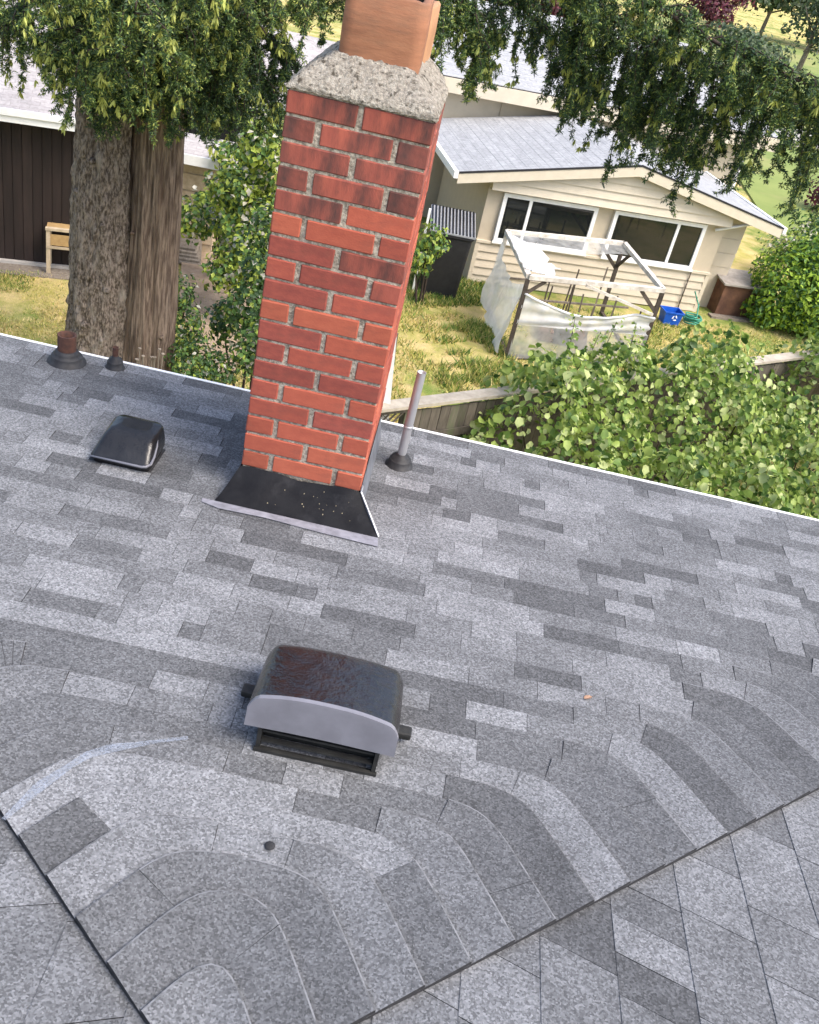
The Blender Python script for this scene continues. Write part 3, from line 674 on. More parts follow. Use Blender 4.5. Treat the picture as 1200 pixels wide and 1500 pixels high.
def shrub(name, label, cat, base, centres, n, size, mats, weights, aspect=.6, group=None, droop=(0, 0, -.5), stems=5, shell=.5, lump=.3):
    o = empty(name, tuple(base)); tag(o, label, cat, group); b = np.array(base)
    P_, N_n = blob_points(centres, n, lump, shell); keep = P_[:, 2] > G+.02; P_, N_n = P_[keep]-b, N_n[keep]
    V, F, M = leaf_arrays(P_, N_n, size, aspect, len(mats), weights, droop=droop); lf = tri_mesh('foliage', V, F, M, mats, o); lf['kind'] = 'stuff'
    mb = MB()
    for i in range(stems):
        c, r = centres[i % len(centres)]; e = np.array(c)-b+np.array([random.uniform(-.5, .5)*r[0], random.uniform(-.5, .5)*r[1], .5*r[2]])
        s0 = np.array([random.uniform(-.12, .12), random.uniform(-.12, .12), -.05]); md = s0*.4+e*.5+np.array([random.uniform(-.1, .1), 0, .1])
        mb.tube([s0, md, e], [.022, .014, .005], 6)
    mb.build('stem', [twig_m], o); return o

# ================================================================== bramble thicket below the eave
def bramble():
    o = empty('bramble_thicket', (3.2, 6.6, G)); tag(o, 'sprawling light green bramble thicket swallowing the fence below the roof', 'bush'); b = np.array([3.2, 6.6, G])
    pts, nr = [], []
    # canopy surface: highest near the fence line, lower to the house
    F0, F1 = np.array([.29, 6.05]), np.array([5.99, 10.59]); fd = (F1-F0)/np.linalg.norm(F1-F0); fn = np.array([fd[1], -fd[0]])   # fn: towards our house
    def top(x, y):
        q = np.array([x, y])-F0; s_ = q@fd; d = q@fn
        h = 1.55+.62*math.exp(-((d-.1)/.9)**2)+.36*fnoise(x*1.7, y*1.6, 2)+.26*fnoise(x*4.3, y*4.1, 6)+.16*fnoise(x*8.1, y*7.7, 9)
        if 5.3 < s_ < 7.0: h -= .75*math.sin(math.pi*(s_-5.3)/1.7)**.6*math.exp(-((d-.1)/.8)**2)
        h *= min(1, max(0, (s_-.6+.35*fnoise(d*2, 1, 3))/1.0))**.5 if s_ < 2.0 else 1
        if d < -.15: h *= max(0, 1-(-d-.15)/(.85+.35*math.sin(s_*2.1)))**.7
        return h
    n = 0
    while n < 38000:
        x, y = random.uniform(.6, 8.5), random.uniform(2.6, 12.5)
        q = np.array([x, y])-F0; s_ = q@fd; d = q@fn
        if d < -1.2 or d > 5.5 or s_ < .4: continue
        h = top(x, y)
        if h < .15: continue
        dep = abs(random.gauss(0, .14))+ (random.random() < .35)*random.uniform(0, .7)
        z = h-dep
        if z < .05: continue
        e = .05; gx_ = (top(x+e, y)-h)/e; gy_ = (top(x, y+e)-h)/e
        pts.append((x, y, G+z)); nr.append((-gx_*.6+random.gauss(0, .55), -gy_*.6-.1+random.gauss(0, .55), 1.0)); n += 1
    pts = np.array(pts); nr = np.array(nr)
    d = np.linalg.norm(pts-CAM, axis=1)
    # the leaves nearest the camera are single pieces
    cam_d = (pts-CAM); ww = cam_d@_f; px_ = 600+FPX*(cam_d@_r)/ww; py_ = 750-FPX*(cam_d@_u)/ww
    vis = (px_ > 640) & (px_ < 1230) & (py_ > 500) & (py_ < 622+.223*(px_-600)-8)
    depth_in = np.array([top(p[0], p[1])-(p[2]-G) for p in pts])
    cand = np.where(vis & (depth_in < .05))[0]; cand = cand[np.argsort(d[cand])][:300]; cs = set(cand.tolist())
    rest = np.array([i for i in range(len(pts)) if i not in cs])
    V, F, M = leaf_arrays(pts[rest]-b, nr[rest], np.where(rng.random(len(rest)) < .5, .06, .095), .78, 4, (1.6, 3.5, 5, 2.6), fold=.2, droop=(0, -.4, -.5), round_=True); lf = tri_mesh('foliage', V, F, M, BRM, o); lf['kind'] = 'stuff'
    for i in cand:
        V, F, M = leaf_arrays(pts[i:i+1]-b, nr[i:i+1], random.uniform(.085, .12), .82, 4, (1, 3, 5, 2.5), fold=.16, droop=(0, -.4, -.5), round_=True); tri_mesh('leaf', V, F, M, BRM, o)
    mb = MB()
    for i in range(120):
        k_ = random.randrange(len(pts)); e = pts[k_]-b; s0 = np.array([e[0]+random.uniform(-.5, .5), e[1]+random.uniform(-.3, .6), 0]); md = s0*.45+e*.55+np.array([0, 0, .25])
        mb.tube([s0, md, e], [.012, .009, .004], 5, caps=False)
    mb.build('cane', [twig_m], o)['kind'] = 'stuff'
    # upright flowering shoots rising above the thicket
    V_, F_, M_ = [], [], []; k0 = 0; mb = MB()
    for (x, y, hh) in [(*at_z(px0, py0, -2.85)[:2], hh) for px0, py0, hh in ((770, 560, .35), (800, 552, .5), (820, 560, .35), (870, 545, .6), (930, 530, .75), (945, 520, .7), (915, 540, .5), (1100, 530, .45), (1130, 520, .3), (700, 620, .3), (850, 555, .4), (990, 520, .3), (1060, 525, .3))]:
        z0 = G+max(.8, top(x, y))-.2; lean = random.uniform(-.12, .12); mb.tube([(x-b[0], y-b[1], z0-b[2]), (x-b[0]+lean, y-b[1], z0-b[2]+hh+.1)], [.006, .003], 5, caps=False)
        pp = np.array([(x+lean*t+random.gauss(0, .045), y+random.gauss(0, .045), z0+t*(hh+.15)) for t in np.linspace(.2, 1, 34)]); nn = rng.normal(size=(34, 3))+np.array([0, -.5, .8])
        V, F, M = leaf_arrays(pp-b, nn, .065, .6, 4, (1, 3, 4, 1.5)); V_.append(V); F_.append(F+k0); M_.append(M); k0 += len(V)
    sh = tri_mesh('shoot_leaves', np.concatenate(V_), np.concatenate(F_), np.concatenate(M_), BRM, o); sh['kind'] = 'stuff'; mb.build('shoot', [twig_m], o)
bramble()

# ================================================================== wooden fence with lattice end
def fence():
    F0, F1 = np.array([-.1, 5.74]), np.array([7.2, 11.55]); L_ = np.linalg.norm(F1-F0); ang = math.atan2(F1[1]-F0[1], F1[0]-F0[0])
    o = empty('wooden_fence', (F0[0], F0[1], G), ang); tag(o, 'weathered brown board fence with pale top rail and lattice end', 'fence')
    H = 1.78; x = .86; rf = random.Random(3)
    while x < L_:
        wd = .125; MB().box(x, x+wd-.006, rf.uniform(-.004, .003), .018, -.05, H-.05+rf.uniform(-.008, .004)).build('board', [fence_wood], o); x += wd
    for xx in (0, .83, 2.9, 5.0, 7.1, 9.2): MB().box(xx-.045, xx+.045, .02, .11, -.1, H+.0).build('post', [fence_wood], o)
    MB().box(-.05, L_, -.045, .125, H, H+.035).build('top_rail', [cap_wood], o)
    MB().box(0, L_, -.03, -.006, H-.42, H-.33).build('rail', [fence_wood], o)
    MB().box(0, L_, .022, .06, .3, .39).build('rail', [fence_wood], o)
    MB().box(.05, .78, -.0, .02, H-.06, H-.005).build('lattice_frame', [fence_wood], o); MB().box(.05, .78, 0, .02, H-.34, H-.3).build('lattice_frame', [fence_wood], o)
    for i in range(11):
        a = .05+i*.085-.15
        for s_, yy in ((1, .002), (-1, .012)):
            p, q = (a, yy, H-.3), (a+.24*1, yy, H-.06)
            if s_ < 0: p, q = (a+.24, yy, H-.3), (a, yy, H-.06)
            if p[0] < .05 or q[0] > .79 or q[0] < .05 or p[0] > .79: continue
            MB().bar(p, q, .008, .022, up=(0, 1, 0)).build('lattice_slat', [fence_wood], o)
    x = .05
    while x < .78: MB().box(x, x+.118, 0, .018, -.05, H-.345).build('board', [fence_wood], o); x += .125
fence()
wp = empty('leaning_plank', tuple(at_y(590, 590, 6.15))); wp.location.z = G
tag(wp, 'white painted plank leaning by the fence end behind the chimney', 'plank')
_b0 = at_y(588, 588, 6.15); _t0 = at_y(574, 490, 6.15)
MB().bar((_b0[0]-wp.location.x+.03, 0, -.02), (_t0[0]-wp.location.x, .0, _t0[2]-G), .1, .03, up=(0, 1, 0)).build('plank_face', [white_paint], wp)
MB().bar((_b0[0]-wp.location.x-.1, .05, -.02), (_t0[0]-wp.location.x-.02, .05, _t0[2]-G), .16, .03, up=(0, 1, 0)).build('plank_back', [fence_wood], wp)

# ================================================================== cream neighbour house
HL = np.array([1.1, 15.49, G]); HA = math.atan2(.26934, .96304)
hs = empty('neighbour_house', tuple(HL), HA); tag(hs, 'cream house with lap siding, low gable and pale grey shingle roof beyond the fence', 'house')
HLEN, HW = 4.95, 2.02; AP = (2.66, 2.72); RL, RR, RE = -.72, 5.95, 2.08
slope = (AP[1]-RE)/(AP[0]-RL); slope2 = (AP[1]-RE+.06)/(RR-AP[0])
def rake(x): return AP[1]-(AP[0]-x)*slope if x < AP[0] else AP[1]-(x-AP[0])*slope2
# core walls behind the cladding
vs, fs = solid([(0, .03, -.1), (HLEN, .03, -.1), (HLEN, .03, rake(HLEN)-.1), (AP[0], .03, AP[1]-.1), (0, .03, rake(0)-.1)], (0, 1, 0), 3.5); mesh_obj('wall', vs, fs, panel_cream, hs)
# lower lap boards, tilted so that each one overlaps the next
def lap(x0, x1, z0, z1, y=.0): 
    vs = [(x0, y-.034, z0), (x1, y-.034, z0), (x1, y-.004, z1), (x0, y-.004, z1), (x0, y+.028, z0), (x1, y+.028, z0), (x1, y+.028, z1), (x0, y+.028, z1)]
    return mesh_obj('siding_board', vs, [(0, 1, 2, 3), (4, 7, 6, 5), (0, 4, 5, 1), (3, 2, 6, 7), (0, 3, 7, 4), (1, 5, 6, 2)], siding, hs)
zz = .02
while zz < .78: lap(.06, HLEN-.06, zz, zz+.158); zz += .156
MB().box(-.02, HLEN+.02, -.045, .029, .806, .85).build('sill_band', [trim_cream], hs)
MB().box(-.02, .06, -.03, .029, -.05, .804).build('corner_trim', [trim_cream], hs); MB().box(HLEN-.06, HLEN+.02, -.03, .029, -.05, .804).build('corner_trim', [trim_cream], hs)
def window(x0, x1, z0, z1, split):
    w_ = empty('window', (0, 0, 0)); w_.parent = hs; fw_ = .075
    mb = MB().box(x0, x1, -.045, .028, z0, z0+fw_).box(x0, x1, -.045, .028, z1-fw_, z1).box(x0, x0+fw_, -.045, .028, z0+fw_, z1-fw_).box(x1-fw_, x1, -.045, .028, z0+fw_, z1-fw_)
    mb.box(split-.03, split+.03, -.04, .028, z0+fw_, z1-fw_); mb.build('frame', [white_paint], w_)
    for a, b_ in ((x0+fw_, split-.03), (split+.03, x1-fw_)): MB().box(a, b_, -.012, -.006, z0+fw_, z1-fw_).build('pane', [glass_m], w_)
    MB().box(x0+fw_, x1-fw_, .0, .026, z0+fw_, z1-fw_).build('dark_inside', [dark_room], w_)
    MB().box(x0-.02, x1+.02, -.07, -.046, z0-.02, z0+.02).build('sill', [white_paint], w_)
window(.3, 2.2, .855, 1.79, .85); window(2.55, 4.52, .855, 1.79, 3.93)
# gable: boards stepping out over the window band
zz = 1.84; gy_ = -.14
while zz < AP[1]-.1:
    z1 = zz+.155
    def half(z): 
        a = AP[0]-(AP[1]-.1-z)/slope; b_ = AP[0]+(AP[1]-.1-z)/slope2; return max(-.0, a), min(HLEN+.0, b_)
    a0, b0 = half(zz); a1, b1 = half(min(z1, AP[1]-.11))
    vs = [(a0, gy_-.036, zz), (b0, gy_-.036, zz), (b1, gy_-.002, min(z1, AP[1]-.11)), (a1, gy_-.002, min(z1, AP[1]-.11))]; vs += [(p[0], .028, p[2]) for p in vs]
    mesh_obj('gable_board', vs, [(0, 1, 2, 3), (4, 7, 6, 5), (0, 4, 5, 1), (3, 2, 6, 7), (0, 3, 7, 4), (1, 5, 6, 2)], fascia_cream, hs); zz += .158
# roof: two slabs with overlapping shingle courses
def roof_side(x_e, x_r, z_e, z_r, y0, y1, m, par, ncourse=16):
    rf = MB(); n_ = np.array([-(z_r-z_e), 0, (x_r-x_e)]); n_ = n_/np.linalg.norm(n_)*(1 if x_r > x_e else -1)
    vs, fs = solid([(x_e, y0, z_e), (x_r, y0, z_r), (x_r, y1, z_r), (x_e, y1, z_e)], (0, 0, 1), -.06); o_ = mesh_obj('roof', vs, fs, felt, par)
    for i in range(ncourse):
        a, b_ = i/ncourse, (i+1.25)/ncourse; b_ = min(b_, 1)
        xa, xb, za, zb = x_e+(x_r-x_e)*a, x_e+(x_r-x_e)*b_, z_e+(z_r-z_e)*a, z_e+(z_r-z_e)*b_
        up = np.array([0, 0, 1.])
        vs = [(xa, y0, za+.006), (xb, y0, zb+.0025), (xb, y1, zb+.0025), (xa, y1, za+.006), (xa, y0, za+.001), (xa, y1, za+.001)]
        mesh_obj('shingle_course', vs, [(0, 1, 2, 3), (0, 3, 5, 4)], m, o_)
    return o_
roof_side(RL, AP[0], RE, AP[1], -.3, 3.5, far_shingle, hs); roof_side(RR, AP[0], RE-.06, AP[1], -.3, 3.5, far_shingle, hs)
for a, b_ in (((RL, RE), AP), (AP, (RR, RE-.06))):
    vs, fs = solid([(a[0], -.325, a[1]-.015), (b_[0], -.325, b_[1]-.015), (b_[0], -.325, b_[1]-.19), (a[0], -.325, a[1]-.19)], (0, 1, 0), .022); mesh_obj('rake_board', vs, fs, fascia_cream, hs)
    vs, fs = solid([(a[0], -.335, a[1]+.02), (b_[0], -.335, b_[1]+.02), (b_[0], -.335, b_[1]-.012), (a[0], -.335, a[1]-.012)], (0, 1, 0), .03); mesh_obj('rake_flashing', vs, fs, asphalt_edge, hs)
MB().box(RL-.09, RL-.01, -.34, 3.45, RE-.1, RE+.02).build('gutter', [white_paint], hs); MB().box(RR+.01, RR+.08, -.34, 3.45, RE-.16, RE-.04).build('gutter', [white_paint], hs)
MB().tube([(HLEN-.25, -.06, 1.72), (HLEN+.4, -.08, 1.93), (HLEN+.75, -.1, 1.97)], .03, 8).build('downpipe', [white_paint], hs, True)
MB().tube([(HLEN-.42, -.05, .03), (HLEN-.42, -.05, .83)], .012, 6).build('downpipe', [frame_grey], hs, True)
mb = MB().box(HLEN-.02, HLEN+.62, .35, .9, -.05, 1.9); mb.build('side_wing', [siding], hs)
for z_ in (.9, 1.2, 1.5): MB().box(HLEN+.0, HLEN+.63, .335, .349, z_, z_+.28).build('siding_board', [siding], hs)
# taller rear block of the same house
rear = empty('rear_house', tuple(HL), HA); tag(rear, 'taller cream rear house block with broad pale roof behind the gable', 'house')
MB().box(-.35, 6.9, 3.75, 8.5, -.1, 2.95).build('wall', [siding], rear)
vs, fs = solid([(-.6, 3.35, 3.02), (7.4, 3.35, 3.02), (7.4, 8.6, 4.0), (-.6, 8.6, 4.0)], (0, 0, 1), -.08); o_ = mesh_obj('roof', vs, fs, felt, rear)
for i in range(18):
    t = i/18; t2 = min(1, (i+1.3)/18); ya, yb, za, zb = 3.35+5.25*t, 3.35+5.25*t2, 3.02+.98*t, 3.02+.98*t2
    mesh_obj('shingle_course', [(-.6, ya, za+.009), (7.4, ya, za+.009), (7.4, yb, zb+.003), (-.6, yb, zb+.003), (-.6, ya, za+.001), (7.4, ya, za+.001)], [(0, 1, 2, 3), (4, 5, 1, 0)], far_shingle3, o_)
vs, fs = solid([(-.6, 8.6, 4.0), (7.4, 8.6, 4.0), (7.4, 13.5, 3.0), (-.6, 13.5, 3.0)], (0, 0, 1), -.08); mesh_obj('rear_roof', vs, fs, far_shingle3, rear)
MB().box(-.6, 7.4, 3.3, 3.348, 2.72, 3.0).build('fascia_board', [fascia_cream], rear); MB().box(-.6, 7.4, 3.35, 3.75, 2.72, 2.745).build('soffit', [fascia_cream], rear)
MB().box(1.0, 2.1, 3.72, 3.749, 2.3, 2.7).build('vent_panel', [panel_cream], rear)
MB().tube([(6.92, 3.7, .0), (6.92, 3.7, 2.7)], .04, 8).build('downpipe', [white_paint], rear, True)

# ================================================================== greenhouse frame with torn polythene
def greenhouse():
    NL, FL, FR, NR = [np.array(p) for p in ((1.93, 12.28), (1.55, 14.42), (3.78, 15.4), (4.25, 13.18))]
    c = (NL+FL+FR+NR)/4; o = empty('greenhouse', (c[0], c[1], G)); tag(o, 'white topped greenhouse frame draped in torn milky polythene on the lawn', 'greenhouse')
    def p3(p, z): return (p[0]-c[0], p[1]-c[1], z)
    H = 1.42
    for p, m in ((NL, frame_grey), (FL, frame_white), (FR, frame_grey), (NR, frame_grey)): MB().bar(p3(p, -.05), p3(p, H-.04), .07, .07, up=(0, 1, 0)).build('post', [m], o)
    for a, b_ in ((NL, FL), (FL, FR), (FR, NR), (NR, NL)): MB().bar(p3(a, H), p3(b_, H), .085, .07).build('top_rail', [frame_white], o)
    for a, b_ in ((NL, FL), (FR, NR), (NR, NL)): MB().bar(p3(a, .03), p3(b_, .03), .06, .06).build('base_rail', [frame_grey], o)
    MB().bar(p3(NL, .66), p3(NR, .62), .03, .035).build('mid_rail', [frame_grey], o)
    def lerp(a, b_, t): return a+(b_-a)*t
    # corner braces
    MB().bar(p3(NL, H-.3), p3(lerp(NL, NR, .13), H-.05), .03, .05).build('brace', [frame_grey], o); MB().bar(p3(NR, H-.4), p3(lerp(NR, NL, .16), H-.05), .03, .06).build('brace', [frame_grey], o)
    MB().bar(p3(FR, H-.5), p3(lerp(FR, FL, .2), H-.05), .03, .06).build('brace', [frame_grey], o); MB().bar(p3(FR, H-.45), p3(lerp(FR, NR, .2), H-.05), .03, .06).build('brace', [frame_grey], o)
    # loose slipping strip from the near rail
    a, b_ = lerp(NL, NR, .42), lerp(NL, NR, 1.0); MB().bar((a[0]-c[0]-.0, a[1]-c[1]-.06, H-.03), (b_[0]-c[0]-.05, b_[1]-c[1]-.08, H-.42), .04, .045).build('fallen_strip', [frame_white], o)
    # stakes and racks inside
    rs = random.Random(8)
    for i in range(13):
        u, v = rs.uniform(.3, .97), rs.uniform(.1, .92); q = lerp(lerp(NL, NR, u), lerp(FL, FR, u), v); hh = rs.uniform(.5, 1.15)
        MB().bar(p3(q, 0), p3(q+np.array([rs.uniform(-.06, .06), 0]), hh), .026, .026, up=(0, 1, 0)).build('stake', [rs.choice((frame_grey, old_wood))], o)
    for v, h_ in ((.5, .62), (.78, .75)): MB().bar(p3(lerp(NL, FL, v), h_), p3(lerp(NR, FR, v), h_), .035, .03).build('shelf_rail', [old_wood], o)
    for v in (.3, .55): MB().box(-.7+v, -.1+v, -.5, .1, .02, .2).build('planter_box', [brown_crate], o)
    # polythene sheets
    nx, nz = 44, 20
    P = np.zeros((nx, nz, 3))
    fn = np.array([(NR-NL)[1], -(NR-NL)[0]]); fn /= np.linalg.norm(fn)
    for i in range(nx):
        t = i/(nx-1); q = lerp(NL, NR, t); topz = 1.15-.2*math.sin(math.pi*min(1, t*1.15))-.22*t
        for j in range(nz):
            s_ = j/(nz-1); z = .6+(topz-.6)*s_
            off_ = .03+.012*math.sin(t*21+s_*6)*s_+.006*math.sin(t*47-s_*9)*s_+.014*math.sin((s_*2.5-t*2)*5)
            P[i, j] = (q[0]-c[0]+fn[0]*off_, q[1]-c[1]+fn[1]*off_, z)
    MB().grid(P).build('front_sheet', [poly_thick], o, True)
    hem = [tuple(P[i, -1]) for i in range(nx)]; MB().tube([(h[0], h[1]-.005, h[2]) for h in hem], .022, 6).build('rolled_hem', [poly_white], o, True)
    P2 = np.array([[(lerp(NL, NR, i/20)[0]-c[0]+fn[0]*.04, lerp(NL, NR, i/20)[1]-c[1]+fn[1]*(.04+.01*math.sin(i*1.7+j)), .02+.6*j/6) for j in range(7)] for i in range(21)]); MB().grid(P2).build('lower_sheet', [poly_thin], o, True)
    P3 = np.zeros((30, 22, 3)); dn = np.array([-(FL-NL)[1], (FL-NL)[0]]); dn /= np.linalg.norm(dn)
    for i in range(30):
        t = i/29; q = lerp(NL, FL, t)
        topz = H-.12-.3*math.sin(math.pi*t)+.1*max(0, (t-.75)*4)**2
        for j in range(22):
            s_ = j/21; o2 = .05+.05*math.sin(t*13+s_*4)*(1-s_*.4)+.1*(1-s_)**2+.02*math.sin(t*37+s_*11); P3[i, j] = (q[0]-c[0]+dn[0]*o2, q[1]-c[1]+dn[1]*o2, .05+(topz-.05)*s_)
    MB().grid(P3).build('side_sheet', [poly_white if False else poly_thick], o, True)
    # crumpled piece caught on the top corner
    P4 = np.zeros((18, 20, 3))
    for j in range(20):
        v = .1+.72*j/19; um = .05+.27*math.sin(math.pi*j/19)**.8+.03*math.sin(j*1.9)
        for i in range(18):
            u = -.02+(um+.02)*i/17; q = lerp(lerp(NL, NR, u), lerp(FL, FR, u), v)
            P4[i, j] = (q[0]-c[0], q[1]-c[1], H+.05-.32*(max(0, u)/.3)**1.3*(.7+.3*math.sin(j*.7))+.018*math.sin(i*1.1+j*.9)+.012*math.sin(i*.6-j*1.7))
    MB().grid(P4).build('crumpled_sheet', [poly_white], o, True)
    P5 = np.array([[(*(lerp(lerp(FL, FR, i/12), lerp(NL, NR, i/12), .02+j/6*.2)-c), H-.02-.03*math.sin(i)*j/6-.05*j/6) for j in range(7)] for i in range(13)]); MB().grid(P5).build('top_sheet', [poly_thin], o, True)
greenhouse()

# ================================================================== small yard things
def recycling_bin():
    p = (at_z(962, 471, G)+at_z(995, 473, G))/2; o = empty('recycling_bin', (p[0], p[1], G), .25); o.scale = (.8, .8, .8); tag(o, 'blue plastic recycling box on the grass beside the cream house', 'recycling bin')
    def ring(hx, hy, z): return [(-hx, -hy, z), (hx, -hy, z), (hx, hy, z), (-hx, hy, z), (-hx, -hy, z)]
    MB().grid([ring(.2, .15, .0), ring(.235, .18, .3), ring(.26, .2, .3), ring(.26, .2, .335), ring(.235, .18, .335), ring(.2, .15, .03)]).add(ring(.2, .15, .012)[:4], [(0, 1, 2, 3)]).build('tub', [blue_plastic], o)
    # pale recycling mark: three chasing arrows
    mb = MB()
    for k_ in range(3):
        a = k_*2*math.pi/3
        for q in range(2):
            a0, a1 = a+q*.75, a+.75+q*.6
            P_ = [(.06*math.cos(x)*r_, 0, .06*math.sin(x)*r_) for x, r_ in ((a0, .7), (a0, 1.1), (a1, 1.1 if q == 0 else 1.35), (a1, .7 if q == 0 else .5))]
            mb.add([(x+.03, -.19+.0*z-.012, z+.16) for x, y, z in P_], [(0, 1, 2, 3)])
    m_ = mb.build('recycling_mark', [white_paint], o); m_.rotation_euler = (0, 0, 0); m_.location = (0, .012, 0)
    m_.data.transform(Matrix.Rotation(-.1, 4, 'X')); m_.location = (0, -.012+.0, .02)
recycling_bin()
p = at_z(1012, 474, G); o = empty('garden_hose', (p[0], p[1], G)); tag(o, 'green garden hose coiled on the grass by the blue box', 'hose')
pts = [((.17+.02*math.sin(a*1.7))*math.cos(a), (.17+.02*math.sin(a*1.7))*math.sin(a)*.85, .02+.16*a/30+.01*math.sin(a*3)) for a in np.linspace(0, 30, 110)]
MB().tube(pts, .016, 6).build('coil', [hose_green], o, True); MB().tube([pts[-1], (.1, .3, .3), (-.02, .5, .5)], .014, 6).build('hose_end', [hose_green], o, True)
p = at_z(1058, 460, G); o = empty('wooden_bin', (p[0]+.1, p[1]+.3, G), HA); tag(o, 'brown plywood storage box with grey lid beside the cream house', 'storage box')
MB().box(-.42, .42, -.35, .35, 0, .66).build('body', [brown_crate], o)
for xx in (-.42, .36): MB().box(xx, xx+.06, -.37, -.352, 0, .66).build('batten', [brown_crate], o)
vs, fs = solid([(-.47, -.41, .66), (.47, -.41, .66), (.47, .4, .74), (-.47, .4, .74)], (0, 0, 1), .035); mesh_obj('lid', vs, fs, grey_lid, o)
MB().box(-.6, .6, -.6, -.42, -.02, .05).build('kerb', [old_wood], o)
p = np.array([.58, 14.6, G]); o = empty('black_compost_bin', tuple(p), .12); tag(o, 'black plastic compost bin with ribbed grey lid at the house corner', 'compost bin')
def ring4(hx, hy, z, r=.06):
    L2 = []
    for (sx, sy, a0) in ((1, 1, 0), (-1, 1, 90), (-1, -1, 180), (1, -1, 270)):
        for q in range(4): a = R_(a0+q*30); L2.append((sx*(hx-r)+r*math.cos(a), sy*(hy-r)+r*math.sin(a), z))
    return L2+[L2[0]]
mb = MB().grid([ring4(.32, .3, 0), ring4(.38, .34, 1.12), ring4(.4, .36, 1.14), ring4(.4, .36, 1.18)]); mb.build('body', [black_plastic], o)
vs, fs = solid([(-.41, -.37, 1.19), (.41, -.37, 1.19), (.41, .36, 1.42), (-.41, .36, 1.42)], (0, 0, 1), .03); mesh_obj('lid', vs, fs, grey_metal, o)
for i in range(13):
    x = -.38+i*.063; MB().bar((x, -.365, 1.228), (x, .355, 1.455), .03, .022).build('lid_rib', [vent_grey], o)
MB().box(-.5, -.46, -.3, -.26, 0, 1.55).build('side_post', [white_paint], o)

# hedge and shrubs by the neighbour
hb = at_z(1150, 492, G)
shrub('laurel_hedge', 'large rounded bright green hedge right of the cream house', 'hedge', (hb[0]+.1, hb[1]+.6, G),
      [((hb[0]+.05, hb[1]+.6, G+.85), (.95, .9, .95)), ((hb[0]+.75, hb[1]+.5, G+.95), (.9, .9, .95)), ((hb[0]-.35, hb[1]+.4, G+.45), (.6, .6, .55)), ((hb[0]+.5, hb[1]+.2, G+.6), (.8, .6, .6)), ((hb[0]+.35, hb[1]+.6, G+1.45), (.7, .7, .5))], 11000, .115, HDG, (2, 4, 4.5), .5, shell=.7, lump=.14)
sb = at_z(640, 400, G)
shrub('leafy_shrub', 'small bright leafy shrub in front of the black compost bin', 'shrub', (.25, 13.8, G), [((.3, 13.9, G+1.1), (.3, .25, .28)), ((.15, 13.8, G+.8), (.25, .25, .3))], 420, .11, SHR, (1, 3, 4, 0), .6, group='shrubs in the yards')

# ================================================================== left: brown shed, stand, buildings behind
sc = at_z(104, 397, G); sa = math.atan2(.32, .95)
sh = empty('brown_shed', (sc[0]+.05, sc[1]+.1, G), sa); tag(sh, 'dark brown board shed with pale roof at the left edge', 'shed')
MB().box(-4.0, -.02, .02, 3.0, -.05, 2.35).build('wall', [brown_board], sh)
x = -4.0; rs = random.Random(4)
while x < -.03:
    wd = .14; MB().box(x, min(-.0, x+wd-.008), -.012+rs.uniform(-.004, .004), .019, .02, 2.34).build('board', [brown_board], sh); x += wd
MB().box(-4.1, .1, -.1, -.02, -.05, .07).build('base_plank', [concrete], sh); MB().box(-4.1, .2, -.5, -.1, -.05, .03).build('step', [old_wood], sh)
vs, fs = solid([(-4.2, -.35, 2.38), (.25, -.35, 2.38), (.25, 4.2, 3.3), (-4.2, 4.2, 3.3)], (0, 0, 1), .05); mesh_obj('roof', vs, fs, far_shingle2, sh)
MB().box(-4.2, .25, -.4, -.352, 2.26, 2.44).build('fascia_board', [white_paint], sh); MB().box(-4.22, .27, -.43, -.402, 2.36, 2.45).build('gutter', [white_paint], sh)
MB().box(-4.2, .25, -.35, .02, 2.33, 2.35).build('soffit', [brown_board], sh)
sp = at_z(66, 402, G); st = empty('wooden_stand', (sp[0]+.02, sp[1], G), sa); tag(st, 'small pale wooden stand against the dark brown shed', 'stand')
for x in (0, .62):
    for y in (0, .3): MB().box(x, x+.06, y, y+.05, 0, .72).build('leg', [light_wood], st)
MB().box(-.01, .7, -.01, .06, .72, .76).build('top_rail', [light_wood], st); MB().box(.0, .68, -.012, -.001, .44, .48).build('rail', [light_wood], st); MB().box(.06, .62, .005, .02, .49, .66).build('panel', [yellow_wood], st)
MB().box(.0, .68, .05, .35, .715, .735).build('top_board', [yellow_wood], st)
# dark outbuilding with white eave, seen between the trunk and the chimney
q = at_y(303, 135, 16.0); ob = empty('dark_outbuilding', (q[0], 16.0, G)); tag(ob, 'dark outbuilding with white eave between tree trunk and chimney', 'outbuilding')
hh = q[2]-G
MB().box(-1.5, .72, 0, 2.5, -.05, hh).build('wall', [black_plastic], ob)
MB().box(.74, .8, -.02, .04, -.05, hh).build('post', [white_paint], ob)
x = -1.5
while x < .7: MB().box(x, x+.17, -.02, -.002, .02, hh-.02).build('board', [black_plastic], ob); x += .18
vs, fs = solid([(-3, -.3, hh+.03), (2.2, -.3, hh+.03), (2.2, 3.5, hh+.75), (-3, 3.5, hh+.75)], (0, 0, 1), .06); mesh_obj('roof', vs, fs, far_shingle2, ob)
MB().box(-3, 2.2, -.34, -.302, hh-.02, hh+.1).build('fascia_board', [white_paint], ob)
